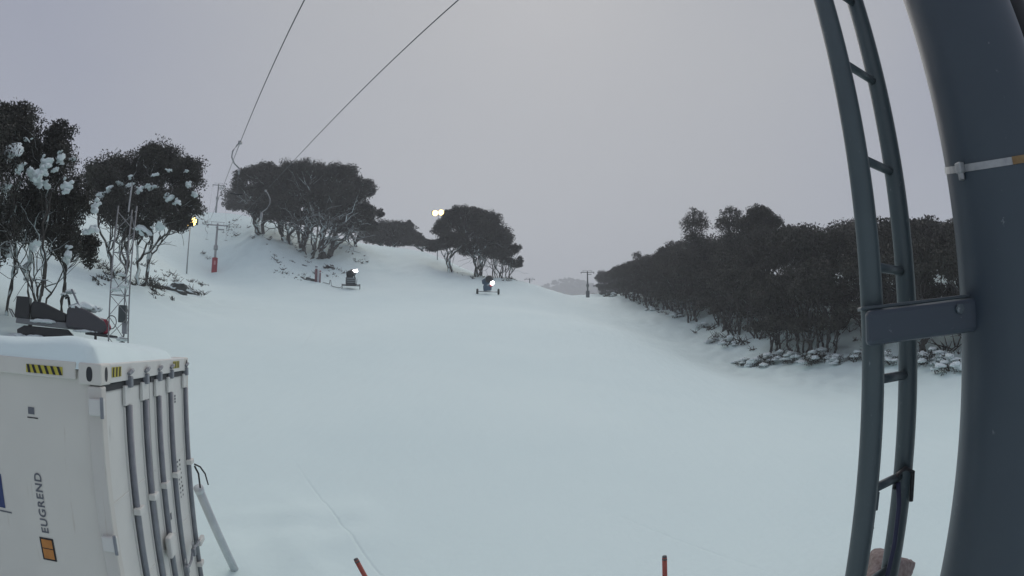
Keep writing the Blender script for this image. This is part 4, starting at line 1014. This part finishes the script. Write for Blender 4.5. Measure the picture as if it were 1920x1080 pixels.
# local x runs forward (to the right in the photograph)
MB().prism([(-1.55, .10), (-1.40, .0), (.05, .0), (.25, .18), (.0, .36), (-1.35, .38), (-1.58, .28)], -.20, .20).build('track', M['smblack'], sm, bevel=.02)
MB().prism([(-1.62, .42), (.25, .36), (.30, .50), (-1.60, .54)], -.25, .25).build('tunnel', M['smsilver'], sm, bevel=.015)
MB().prism([(-1.15, .54), (-.05, .50), (-.02, .70), (-.35, .80), (-.75, .92), (-1.10, .95), (-1.2, .8)], -.19, .19).build('seat', M['smblack'], sm, bevel=.05)
MB().prism([(-1.66, .54), (-1.2, .54), (-1.2, 1.02), (-1.62, 1.02)], -.28, .28).build('cargo_box', M['smblack'], sm, bevel=.03)
MB().prism([(-.05, .40), (1.05, .30), (1.22, .44), (1.12, .60), (.70, .78), (.25, .92), (-.02, .84)], -.36, .36).build('hood', M['smgrey'], sm, bevel=.06)
MB().prism([(.80, .34), (1.20, .30), (1.34, .46), (1.18, .66), (.98, .62)], -.30, .30).build('nose_panel', M['smred'], sm, bevel=.05)
MB().prism([(.30, .90), (.36, .90), (.10, 1.28), (.05, 1.26)], -.27, .27).build('windshield', M['visor'], sm, bevel=.01)
MB().prism([(.55, .27), (1.5, .22), (1.52, .28), (.55, .35)], -.40, .40).build('belly_pan', M['smblack'], sm, bevel=.02)
hb = MB().tube([(-.12, -.40, 1.10), (-.05, -.2, 1.13), (-.02, 0, 1.08), (-.05, .2, 1.13), (-.12, .40, 1.10)], .022, 8).build('handlebar', M['smblack'], sm, smooth=True)
for y in (-.40, .40): MB().tube([(-.12, y * .8, 1.10), (-.14, y * 1.05, 1.09)], .034, 8).build('grip', M['smblack'], hb, smooth=True)
MB().tube([(.05, 0, .8), (-.03, 0, 1.1)], .04, 8).build('steering_post', M['smblack'], sm)
for y in (-.48, .48):
    MB().prism([(.30, .02), (1.45, .02), (1.72, .16), (1.75, .20), (1.42, .09), (.30, .07)], y - .08, y + .08).build('ski', M['smblack'], sm, bevel=.008)
    MB().tube([(.85, y * .7, .36), (.85, y, .08)], .03, 8).build('spindle', M['smblack'], sm)
MB().tube([(-1.7, -.25, .55), (-1.85, -.2, .72), (-1.85, .2, .72), (-1.7, .25, .55)], .018, 6).build('rear_bumper', M['smsilver'], sm)
for (x, y, z, a, b, c, k) in ((.45, -.05, .88, .48, .34, .20, 0), (.05, .05, 1.22, .18, .28, .12, 1), (-.15, -.1, 1.14, .12, .3, .08, 2), (-.75, -.24, .50, .5, .12, .09, 3), (-1.0, -.26, .12, .35, .16, .12, 1), (-.5, -.30, .10, .3, .14, .10, 2), (.95, .0, .66, .22, .26, .08, 3), (.5, -.38, .34, .35, .12, .06, 0), (-1.55, -.1, .1, .4, .35, .18, 1)):
    snow_clump(sm, (x, y, z), a, b, c, k)

# ------------------------------------------------------------------ stakes near the camera
def stake(label, top, base):
    b = np.array(base); t = empty('slope_stake', b); tag(t, label, 'stake', 'slope stakes in front of the camera')
    d = np.array(top) - b; n = d / np.linalg.norm(d)
    MB().tube([-n * .3, d * .5, d], .019, 14).build('shaft', M['stake'], t, smooth=True)
    MB().tube([d - n * .02, d + n * .012], [.0205, .0165], 14).build('cap', M['stakecap'], t, smooth=True)
tA = sight(668, 1050, 4.2); tB = sight(1246, 1045, 4.2)
stake('red bamboo stake leaning left at the bottom edge, left of the two', tA, (tA[0] + .52, tA[1] + .05, ground(tA[0] + .52, tA[1] + .05)))
stake('upright red bamboo stake at the bottom edge, right of the two', tB, (tB[0] + .10, tB[1], ground(tB[0] + .1, tB[1])))

# ------------------------------------------------------------------ haze: the cloudy air
hz = MB().box((0, 560, 80), (1900, 2300, 230))
haze = hz.build('haze', M['snow'])
hm = bpy.data.materials.new('cloudy_air'); hm.use_nodes = True
hn = hm.node_tree.nodes; hn.clear()
ho = hn.new('ShaderNodeOutputMaterial'); hv = hn.new('ShaderNodeVolumePrincipled')
hv.inputs['Color'].default_value = (.95, .95, .97, 1); hv.inputs['Density'].default_value = .0012; hv.inputs['Anisotropy'].default_value = .0
hm.node_tree.links.new(hv.outputs['Volume'], ho.inputs['Volume'])
haze.data.materials.clear(); haze.data.materials.append(hm)
tag(haze, 'thin grey cloud hanging over the slope', kind='stuff')
